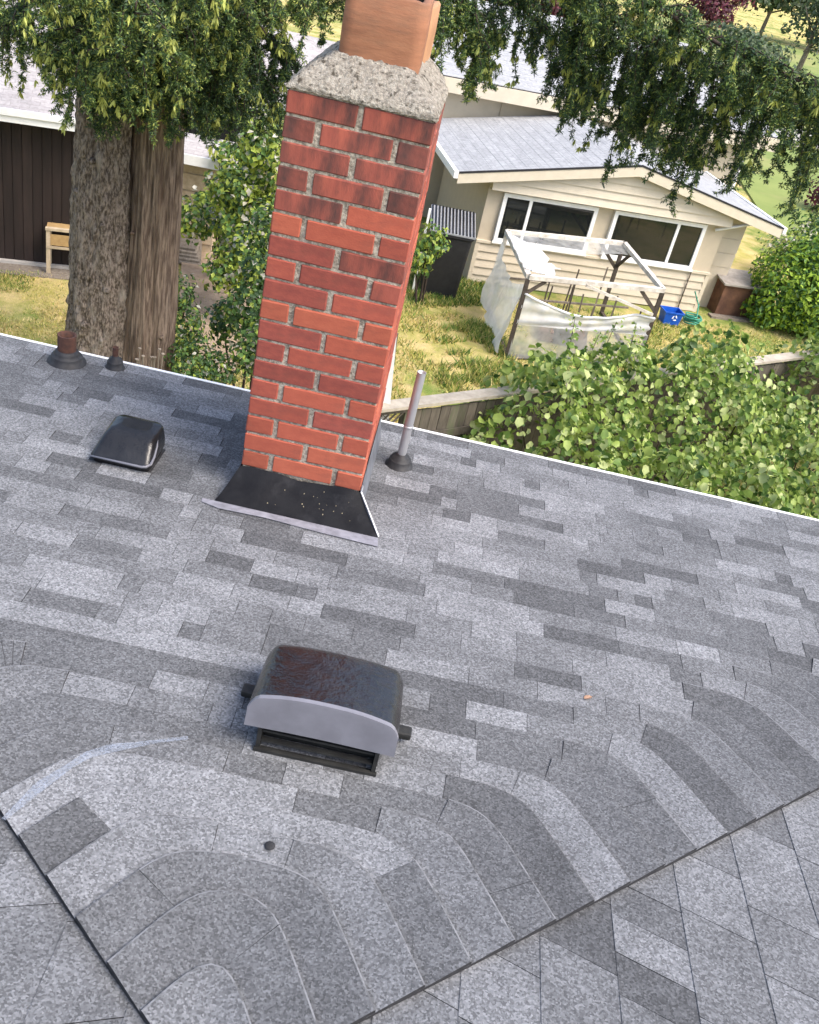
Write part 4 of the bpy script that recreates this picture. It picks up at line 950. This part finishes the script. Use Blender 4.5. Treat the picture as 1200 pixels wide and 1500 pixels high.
# small shed with a white roof corner
q = at_y(345, 247, 13.4); ws = empty('small_white_shed', (q[0]-.75, 13.6, G), .12); tag(ws, 'small shed with white sloping roof behind the second trunk', 'shed')
hz_ = q[2]-G
MB().box(-.9, .4, .1, .7, -.05, hz_-.02).build('wall', [light_wood], ws)
for i in range(5): MB().box(-.9, .41, .08-.002*i, .099, .2+i*.3, .2+i*.3+.27).build('siding_board', [light_wood], ws)
vs, fs = solid([(-1.3, -.2, hz_), (.75, -.2, hz_), (.6, .75, hz_+.1), (-1.3, .75, hz_+.1)], (0, 0, 1), .05); mesh_obj('roof', vs, fs, far_shingle2, ws)
MB().box(-1.3, .76, -.24, -.202, hz_-.1, hz_+.06).build('fascia_board', [white_paint], ws)
o = empty('wood_pile', tuple(at_z(266, 388, G)), .2); tag(o, 'leaning weathered boards on the earth beside the tree trunks', 'wood pile')
for i in range(5): vs, fs = solid([(-.5+.05*i, 0+.04*i, .02+.05*i), (.32-.03*i, 0+.04*i, .02+.05*i), (.28, .7, .22+.05*i), (-.5, .7, .22+.05*i)], (0, 0, 1), .03); mesh_obj('board', vs, fs, old_wood, o)

# bushes between the trunks and the chimney
def at_shrub(name, label, px_, py_, Y, parts, n, size, mats, wts, aspect=.6, shell=.45):
    cs = [(tuple(at_y(x, y, Y+dy)), r) for x, y, dy, r in parts]; b0 = at_y(px_, py_, Y)
    shrub(name, label, 'shrub', (b0[0], b0[1], G), cs, n, size, mats, wts, aspect, group='shrubs in the yards', shell=shell)
at_shrub('leafy_shrub', 'tall bright leafy shrub close behind the left side of the chimney', 385, 380, 11.5, ((380, 215, 0, (.36, .4, .42)), (400, 260, .2, (.4, .3, .45)), (345, 285, .1, (.5, .4, .4)), (385, 330, 0, (.5, .4, .5)), (355, 375, -.4, (.42, .4, .42)), (285, 322, .3, (.42, .3, .3)), (330, 400, -.5, (.3, .3, .25))), 5200, .1, SHR, (1.6, 3.2, 5, 1.3), .65)
at_shrub('ivy_covered_shrub', 'dark ivy clad shrub hugging the lower left chimney edge', 375, 520, 8.5, ((378, 400, 0, (.22, .3, .35)), (362, 450, -.2, (.28, .3, .32)), (368, 510, -.6, (.2, .3, .35)), (330, 470, .3, (.24, .25, .3)), (388, 340, .4, (.25, .3, .3))), 2600, .075, SHR, (4, 4, 1.4, .9), .7)
at_shrub('weeping_shrub', 'dark small leaved shrub at the foot of the second tree trunk', 262, 520, 8.0, ((262, 430, 0, (.2, .25, .26)), (268, 485, -.1, (.3, .3, .34)), (285, 530, -.5, (.32, .3, .3)), (320, 540, -.4, (.3, .3, .16)), (275, 580, -1.0, (.35, .4, .3))), 3600, .06, SHR, (4, 4, 1.3, .6), .6)
at_shrub('yellow_shrub', 'yellow green shrub below the white shed roof corner', 330, 320, 12.6, ((330, 225, .8, (.22, .3, .2)), (305, 300, 0, (.3, .3, .22)), (335, 335, 0, (.28, .3, .3)), (345, 260, .5, (.25, .3, .25))), 1100, .1, SHR, (1.2, 3, 4, .8), .65)
o = empty('dry_flower_stalks', tuple(at_y(215, 530, 5.6)), 0); o.location.z = G; tag(o, 'thin dry flower stalks at the foot of the second trunk', 'plant')
mb = MB(); mb2 = MB()
for i in range(10):
    e = at_y(random.uniform(195, 240), random.uniform(508, 528), 5.6)-np.array(o.location); mb.tube([(e[0]*.5, 0, 0), (e[0]*.8, .0, e[2]*.6), e], .006, 5)
    MB().lathe([(.0001, .012), (.016, .008), (.018, 0), (.0001, -.008)], 8, 0, tuple(e)).build('seed_head', [old_wood], o)
mb.build('stalk', [old_wood], o)['kind'] = 'stuff'

# ================================================================== spruce with two trunks and hanging boughs
def trunk(name, x, y, r0, m, par, lean, seed, knots, plates=True, top=9.0):
    n, hN = 96, 230; rows = []
    for j in range(hN):
        t = j/(hN-1); z = -.25+t*(top-G); r = r0*(1-.75*t)*(1+.35*math.exp(-max(z, 0)/.35))
        rows.append([(x+lean[0]*z+(r*(1+.05*math.sin(a*7+seed+z*.9)+.035*math.sin(a*13-z*2.3+seed)+.03*math.sin(a*3+z)))*math.cos(a), y+lean[1]*z+(r*(1+.05*math.sin(a*7+seed+z*.9)+.03*math.sin(a*11+z*3)))*math.sin(a), z) for a in np.linspace(0, 2*math.pi, n+1)])
    P_ = np.array(rows); Z = P_[:, :, 2]; A_ = np.linspace(0, 2*math.pi, n+1)[None, :]+0*Z; nz = np.zeros_like(Z); rg = np.random.default_rng(seed)
    for o in range(26):
        fa = rg.integers(5, 42); fz = rg.uniform(3, 30)*(1 if plates else .18)*(1 if rg.random() < .5 else -1); nz += np.sin(fa*A_+fz*Z+rg.uniform(0, 6.3)+1.5*np.sin(Z*rg.uniform(.5, 2)))/26*3.2
    nz = np.where(nz > 0, nz*.5, nz)*(.034 if plates else .03)
    P_[:, :, 0] += nz*np.cos(A_); P_[:, :, 1] += nz*np.sin(A_); P_[:, -1] = P_[:, 0]
    o_ = MB().grid(P_).build(name, [m], par, True)
    for k_ in range(knots):
        a = random.uniform(-2.6, -.5); z = random.uniform(.6, 4.0); kz = random.uniform(.5, 1.1); r = r0*(1-.75*z/(top-G)); c = (x+lean[0]*z+r*math.cos(a), y+lean[1]*z+r*math.sin(a), z)
        MB().tube([(c[0]-.03*math.cos(a), c[1]-.03*math.sin(a), c[2]), (c[0]+.02*math.cos(a), c[1]+.02*math.sin(a), c[2]), (c[0]+.035*math.cos(a), c[1]+.035*math.sin(a), c[2])], [.05*kz, .034*kz, .016*kz], 9).build('knot', [m], o_, True)
    return o_
TB = np.array([-3.0, 7.4, G])
tree = empty('spruce_tree', tuple(TB)); tag(tree, 'big twin trunked spruce left of the chimney with drooping boughs overhead', 'tree')
trunk('trunk', -.22, .05, .36, bark1, tree, (.012, 0), 1, 6); trunk('trunk', .335, .18, .32, bark2, tree, (.004, 0), 5, 7, False)
SV, SF, SM = [], [], []; nS = 0; limbs = MB()
def sprigs(pts, per, ln, wd, weights, tipw, droop=.45):
    """needle sprays along a hanging twig"""
    global nS
    pts = np.asarray(pts); n = len(pts)*per
    c = np.repeat(pts, per, axis=0)+rng.normal(size=(n, 3))*.009
    d = rng.normal(size=(n, 3)); d[:, 2] -= droop; d /= np.linalg.norm(d, axis=1, keepdims=True)
    s_ = np.cross(d, rng.normal(size=(n, 3))); s_ /= np.linalg.norm(s_, axis=1, keepdims=True)
    L_ = (ln*rng.uniform(.6, 1.3, n))[:, None]; W_ = (wd*rng.uniform(.7, 1.3, n))[:, None]
    V = np.stack([c, c+d*L_*.45-s_*W_*.6, c+d*L_, c+d*L_*.45+s_*W_*.6], 1).reshape(-1, 3)
    i = np.arange(n)[:, None]*4; F = np.concatenate([i+np.array([0, 1, 3]), i+np.array([1, 2, 3])], 1).reshape(-1, 3)
    fr_ = np.repeat(np.linspace(0, 1, len(pts)), per); mi = rng.choice(3, n, p=np.array(weights)/sum(weights)); tip = (rng.random(n) < tipw*(.3+fr_)); mi = np.where(tip, np.where(rng.random(n) < .5, 2, 3), mi)
    SV.append(V-TB); SF.append(F+nS); SM.append(np.repeat(mi, 2)); nS += len(V)
def bough(path, hang=(.25, .6), nb=40, spread=.45, per=24, ln=.04, wd=.0085, weights=(4, 4, 1.2), tipw=.12, rad=.035, start=.25):
    global nS
    path = np.asarray(path, float); seg = np.linalg.norm(np.diff(path, axis=0), axis=1); S = np.concatenate([[0], np.cumsum(seg)])
    fine = np.array([[np.interp(s, S, path[:, k_]) for k_ in range(3)] for s in np.linspace(0, S[-1], 14)])
    limbs.tube([tuple(p-TB) for p in fine], list(np.linspace(rad, rad*.2, 14)), 7)
    main = (fine[-1]-fine[0]); main /= np.linalg.norm(main); side = np.cross(main, [0, 0, 1.]); side /= np.linalg.norm(side)
    for i in range(nb):
        t = start+(1-start)*random.random()**.85; p = np.array([np.interp(t*S[-1], S, path[:, k_]) for k_ in range(3)])
        out = random.uniform(-1, 1)*spread*(1-.45*t)+0; fwd = random.uniform(0, .25)
        mid = p+side*out*.8+main*fwd+np.array([0, 0, random.uniform(-.06, .1)])
        h = random.uniform(*hang); end = mid+side*out*.25+main*random.uniform(-.05, .12)+np.array([random.gauss(0, .05), random.gauss(0, .05), -h])
        tw = [p, (p+mid)/2+np.array([0, 0, .04]), mid]+[mid+(end-mid)*q_+np.array([random.gauss(0, .012), random.gauss(0, .012), 0]) for q_ in (.25, .5, .75, 1)]
        tw = np.array(tw); ss = np.concatenate([[0], np.cumsum(np.linalg.norm(np.diff(tw, axis=0), axis=1))]); m_ = max(5, int(ss[-1]/.05)); tw2 = np.array([[np.interp(s, ss, tw[:, k_]) for k_ in range(3)] for s in np.linspace(0, ss[-1], m_)])
        limbs.tube([tuple(q_-TB) for q_ in tw], [.009, .008, .007, .005, .004, .003, .002], 4, caps=False)
        sprigs(tw2[1:], per, ln, wd, weights, tipw)
        for c_tip in [tw2[random.randrange(len(tw2)//2, len(tw2))] for _ in range(np.random.poisson(tipw*5))]:
            k_n = random.randrange(2, 5); c0 = c_tip+rng.normal(size=(k_n, 3))*.03; n3 = k_n*8
            cc_ = np.repeat(c0, 8, axis=0); dd = rng.normal(size=(n3, 3))*.28; dd[:, 2] -= 1; dd /= np.linalg.norm(dd, axis=1, keepdims=True)
            s3 = np.cross(dd, rng.normal(size=(n3, 3))); s3 /= np.linalg.norm(s3, axis=1, keepdims=True); l3 = rng.uniform(.045, .085, (n3, 1)); w3 = .0085
            V = np.stack([cc_-s3*w3*.6, cc_+dd*l3*.5-s3*w3, cc_+dd*l3, cc_+dd*l3*.5+s3*w3, cc_+s3*w3*.6], 1).reshape(-1, 3); i3 = np.arange(n3)[:, None]*5
            SV.append(V-TB); SF.append(np.concatenate([i3+np.array([0, 1, 3]), i3+np.array([1, 2, 3]), i3+np.array([0, 3, 4])], 1).reshape(-1, 3)+nS); SM.append(np.full(n3*3, 3)); nS += len(V)
        # side twigs
        for r_ in range(4):
            a = tw2[random.randrange(1, len(tw2))]; dv = np.array([random.gauss(0, 1), random.gauss(0, 1), -.8]); dv /= np.linalg.norm(dv); L2 = random.uniform(.07, .16)
            sprigs([a+dv*L2*q_ for q_ in (.2, .45, .7, 1)], per, ln*.85, wd, weights, tipw*1.5)
def from_trunk(px_, py_, Y, rise=.55, k=0): 
    tip = at_y(px_, py_, Y); org = np.array([-3.0+(.3 if k % 2 else -.15), 7.35, tip[2]+rise]); mid = (org+tip)/2+np.array([0, 0, .2])
    return [org, org*.7+tip*.3+np.array([0, 0, .18]), mid, org*.2+tip*.8+np.array([0, 0, .1]), tip]
for i, (a, b_, Y, hg, nb) in enumerate(((15, 30, 6.6, (.15, .42), 34), (70, 60, 6.1, (.15, .42), 40), (120, 90, 5.7, (.15, .42), 44), (170, 100, 5.4, (.15, .45), 46), (225, 95, 5.4, (.15, .45), 46), (275, 60, 5.7, (.15, .42), 40),
      (330, 40, 6.0, (.12, .35), 36), (390, 50, 6.3, (.15, .4), 36), (450, 10, 6.6, (.15, .35), 36), (200, 20, 4.9, (.12, .3), 40), (100, -10, 5.0, (.12, .35), 40), (300, -20, 5.2, (.1, .3), 38), (410, -40, 5.8, (.1, .35), 34), (30, -50, 5.4, (.15, .4), 30))):
    bough(from_trunk(a, b_, Y, .45+.05*(i % 3), i), hg, int(nb*.8), .55, 24, .04, .0085, (3.6, 4.5, 1.6), .2)
# dense inner foliage in front of the trunks
for i in range(22):
    x, y, Y = random.uniform(105, 285), random.uniform(40, 150), random.uniform(6.2, 6.9); bough(from_trunk(x, y, Y, .3, i), (.12, .4), 18, .35, 22, .04, .0085, (6, 3, .6), .06)
for i, (x, y, Y, nb) in enumerate(((300, 120, 6.5, 26), (345, 110, 6.7, 28), (390, 120, 6.9, 28), (420, 90, 7.0, 26), (350, 60, 6.4, 26), (320, 150, 6.9, 18), (405, 150, 7.1, 16))):
    bough(from_trunk(x, y, Y, .35, i), (.12, .42), nb, .32, 22, .04, .0085, (6, 3, .6), .06, start=.45)
# long boughs reaching right behind the flue
def limb(pix, Y0, Y1, z_from, **kw):
    n = len(pix); pts = [np.array([-2.7, 7.4, z_from])]+[at_y(x, y, Y0+(Y1-Y0)*i/(n-1)) for i, (x, y) in enumerate(pix)]
    bough(pts, **kw)
limb(((350, -130), (560, -80), (690, 10), (690, 80)), 7.0, 6.6, 1.9, hang=(.1, .4), nb=70, spread=.4, weights=(3, 5, 2.5), tipw=.2, start=.45)
limb(((330, -60), (450, -40), (620, -20), (650, 50)), 6.9, 6.5, 1.4, hang=(.12, .4), nb=50, spread=.4, weights=(3, 5, 2.2), tipw=.16, start=.4)
limb(((500, -160), (760, -60), (900, 30), (1010, 90), (1100, 130), (1215, 170)), 6.8, 6.0, 2.3, hang=(.12, .85), nb=112, spread=.42, weights=(5.2, 4, 1), tipw=.09, rad=.05, start=.6)
limb(((500, -200), (760, -90), (920, -20), (1040, 60), (1130, 100), (1240, 150)), 6.4, 5.4, 2.5, hang=(.1, .4), nb=84, spread=.42, weights=(4, 4.5, 1.8), tipw=.14, rad=.045, start=.6)
limb(((500, -150), (740, -20), (800, 50), (860, 110), (920, 150)), 7.2, 7.0, 2.2, hang=(.1, .6), nb=40, spread=.3, weights=(5, 3, .8), tipw=.06, rad=.035, start=.62)
limb(((500, -150), (800, -30), (900, 60), (960, 130), (1000, 170)), 6.9, 6.6, 2.2, hang=(.2, .8), nb=60, spread=.34, weights=(5, 3.4, .8), tipw=.08, rad=.035, start=.6)
# sparser crown above the frame
for i in range(14):
    a = i*2.4; z = 2.4+i*.45; L2 = 2.6-.12*i; org = np.array([-2.9, 7.4, z]); tip = org+np.array([math.cos(a)*L2, math.sin(a)*L2, -.5])
    bough([org, (org+tip)/2+np.array([0, 0, .2]), tip], (.2, .6), 24, .5, 4, .13, .03)
cr_ = tri_mesh('crown', np.concatenate(SV), np.concatenate(SF), np.concatenate(SM), NEED, tree); cr_['kind'] = 'stuff'
limbs.build('limb', [twig_m], tree, True)

# ================================================================== far background
def far_tree(name, label, base, h, r, n, size, mats, wts, cat='tree', group='trees and shrubs far behind'):
    o = empty(name, tuple(base)); tag(o, label, cat, group)
    cs = [((random.uniform(-.4, .4)*r, random.uniform(-.4, .4)*r, h*random.uniform(.45, .85)), (r*random.uniform(.4, .65), r*random.uniform(.4, .65), h*random.uniform(.14, .24))) for _ in range(9)]
    P_, Nn = blob_points(cs, n, .25, .45); V, F, M = leaf_arrays(P_, Nn, size, .6, len(mats), wts); c_ = tri_mesh('crown', V, F, M, mats, o); c_['kind'] = 'stuff'
    mb = MB().tube([(0, 0, -.2), (.03*h, 0, h*.35), (0, .02*h, h*.8)], [.03*h, .022*h, .006*h], 8)
    for i in range(4): a = i*1.7; mb.tube([(0, 0, h*(.3+.08*i)), (math.cos(a)*r*.5, math.sin(a)*r*.5, h*(.5+.08*i))], [.012*h, .004*h], 6)
    mb.build('trunk', [bark1], o, True); return o
def gp(x, Y): q = at_y(x, 100, Y); return (q[0], Y, G)
far_tree('far_tree', 'grey green tree at the top right corner behind the lawn', gp(1190, 95), 7, 6, 2600, .5, FAR, (2, 3, 3))
far_tree('far_tree', 'broad dark tree far off at the top right, left of the grey one', gp(1095, 95), 6.5, 6, 2600, .5, FAR, (4, 3, 1))
far_tree('far_tree', 'slender tree standing on the far lawn at right', gp(1168, 62), 6.5, 2, 1100, .3, FAR, (3, 3, 1))
far_tree('red_leaf_tree', 'dark red leaved tree above the pale roof at the top edge', gp(1015, 78), 4.4, 3, 1500, .35, REDL, (2, 3))
far_tree('red_leaf_tree', 'dark red leaved tree behind the rear roof right of the flue', (2.2, 42, G), 4.2, 2.4, 1200, .35, REDL, (2, 3))
far_tree('far_tree', 'rounded green bush on the near side of the far lawn', gp(1085, 56), 3.0, 3.2, 1600, .3, FAR, (2, 4, 2), cat='bush')
shrub('red_shrub', 'low dark red shrub on the right lawn edge behind the hedge', 'shrub', (12.0, 29, G), [((12.0, 29, G+.6), (.8, .7, .6))], 700, .16, REDL, (2, 3), group='trees and shrubs far behind')
shrub('variegated_shrub', 'pale variegated shrub at the far corner of the cream house', 'shrub', (8.4, 20.5, G), [((8.4, 20.6, G+.6), (.55, .5, .6)), ((8.8, 20.9, G+.9), (.4, .4, .5))], 900, .1, SHR, (1, 3, 3, 2.5), group='trees and shrubs far behind')
shrub('dark_shrub', 'dark green shrub between the hedge and the right lawn', 'shrub', (10.4, 23.5, G), [((10.4, 23.5, G+.55), (1.1, .9, .7)), ((11.3, 23.2, G+.7), (.9, .9, .8))], 1300, .16, HDG, (5, 2, .2), group='trees and shrubs far behind')
vs, fs = solid([(13.5, 40, G+.1), (30, 52, G+.1), (31, 56, G+.1), (13.5, 44, G+.1)], (0, 0, -1), .3); tag(mesh_obj('driveway', vs, fs, concrete), 'pale concrete drive crossing the far lawn', kind='structure')
vs, fs = solid([(9.2, 21, G+.06), (70, 21, G+.06), (70, 92, G+.06), (12, 92, G+.06)], (0, 0, -1), .3)
tag(mesh_obj('far_lawn', vs, fs, pm('far_lawn_green', (.21, .25, .07), (.15, .2, .05), .5, .95, c3=(.32, .28, .12), scale3=.18, lo3=.5)), 'bright green lawn in the far distance', kind='structure')

# ================================================================== lawn grass
def grass(regions, name, label):
    Vs, Fs, Ms = [], [], []; k0 = 0
    for (fn_, n, wts, hgt) in regions:
        P_ = np.array([fn_() for _ in range(n)]); P_ = P_[~np.isnan(P_[:, 0])]; n = len(P_)
        a = rng.uniform(0, 2*math.pi, n); h = hgt*rng.uniform(.5, 1.3, n); wv = .011+.006*rng.random(n); lean = rng.normal(size=(n, 2))*h[:, None]*.55
        dx = np.stack([np.cos(a)*wv, np.sin(a)*wv, np.zeros(n)], 1); tip = P_+np.concatenate([lean, h[:, None]], 1)
        V = np.stack([P_-dx, P_+dx, tip], 1).reshape(-1, 3); F = np.arange(3*n).reshape(-1, 3)+k0; k0 += len(V)
        Vs.append(V); Fs.append(F); Ms.append(rng.choice(4, n, p=np.array(wts)/sum(wts)))
    o = tri_mesh(name, np.concatenate(Vs), np.concatenate(Fs), np.concatenate(Ms), GRS); tag(o, label, 'grass', kind='stuff')
def pixreg(poly, patchy=False):
    Q = [at_z(x, y, G) for x, y in poly]; xs_ = [q[0] for q in Q]; ys_ = [q[1] for q in Q]
    def inside(x, y):
        c = False; j = len(Q)-1
        for i in range(len(Q)):
            if (Q[i][1] > y) != (Q[j][1] > y) and x < (Q[j][0]-Q[i][0])*(y-Q[i][1])/(Q[j][1]-Q[i][1])+Q[i][0]: c = not c
            j = i
        return c
    def f_():
        for _ in range(60):
            x, y = random.uniform(min(xs_), max(xs_)), random.uniform(min(ys_), max(ys_))
            if inside(x, y) and (not patchy or fnoise(x*1.6, y*1.4, 5)+random.gauss(0, .15) < .12): return (x, y, G-.02)
        return (float('nan'),)*3
    return f_
grass([(pixreg(((580, 430), (700, 430), (760, 540), (900, 560), (900, 600), (560, 620)), True), 8000, (4, 4, 2.6, .8), .08),
       (pixreg(((590, 400), (735, 415), (720, 450), (600, 450))), 5000, (1, 2, 4, 4), .11),
       (pixreg(((650, 480), (720, 470), (770, 560), (640, 580)), True), 4500, (1, 2.5, 4, 2), .12),
       (pixreg(((940, 470), (1210, 490), (1210, 560), (950, 560))), 9000, (2.5, 5, 3, .6), .06),
       (pixreg(((700, 430), (980, 470), (960, 545), (740, 540))), 4000, (1, 3, 4, 2), .08),
       (pixreg(((-120, 395), (110, 405), (110, 520), (-120, 520)), True), 9000, (6, 4, .8, .1), .055),
       (pixreg(((-120, 395), (60, 400), (40, 430), (-120, 430))), 3500, (1.5, 3, 4, 1), .07),
       (pixreg(((250, 420), (400, 420), (400, 600), (240, 600))), 3500, (2, 3, 3, 1), .08)], 'grass', 'dry yellow and green grass blades covering the lawn')
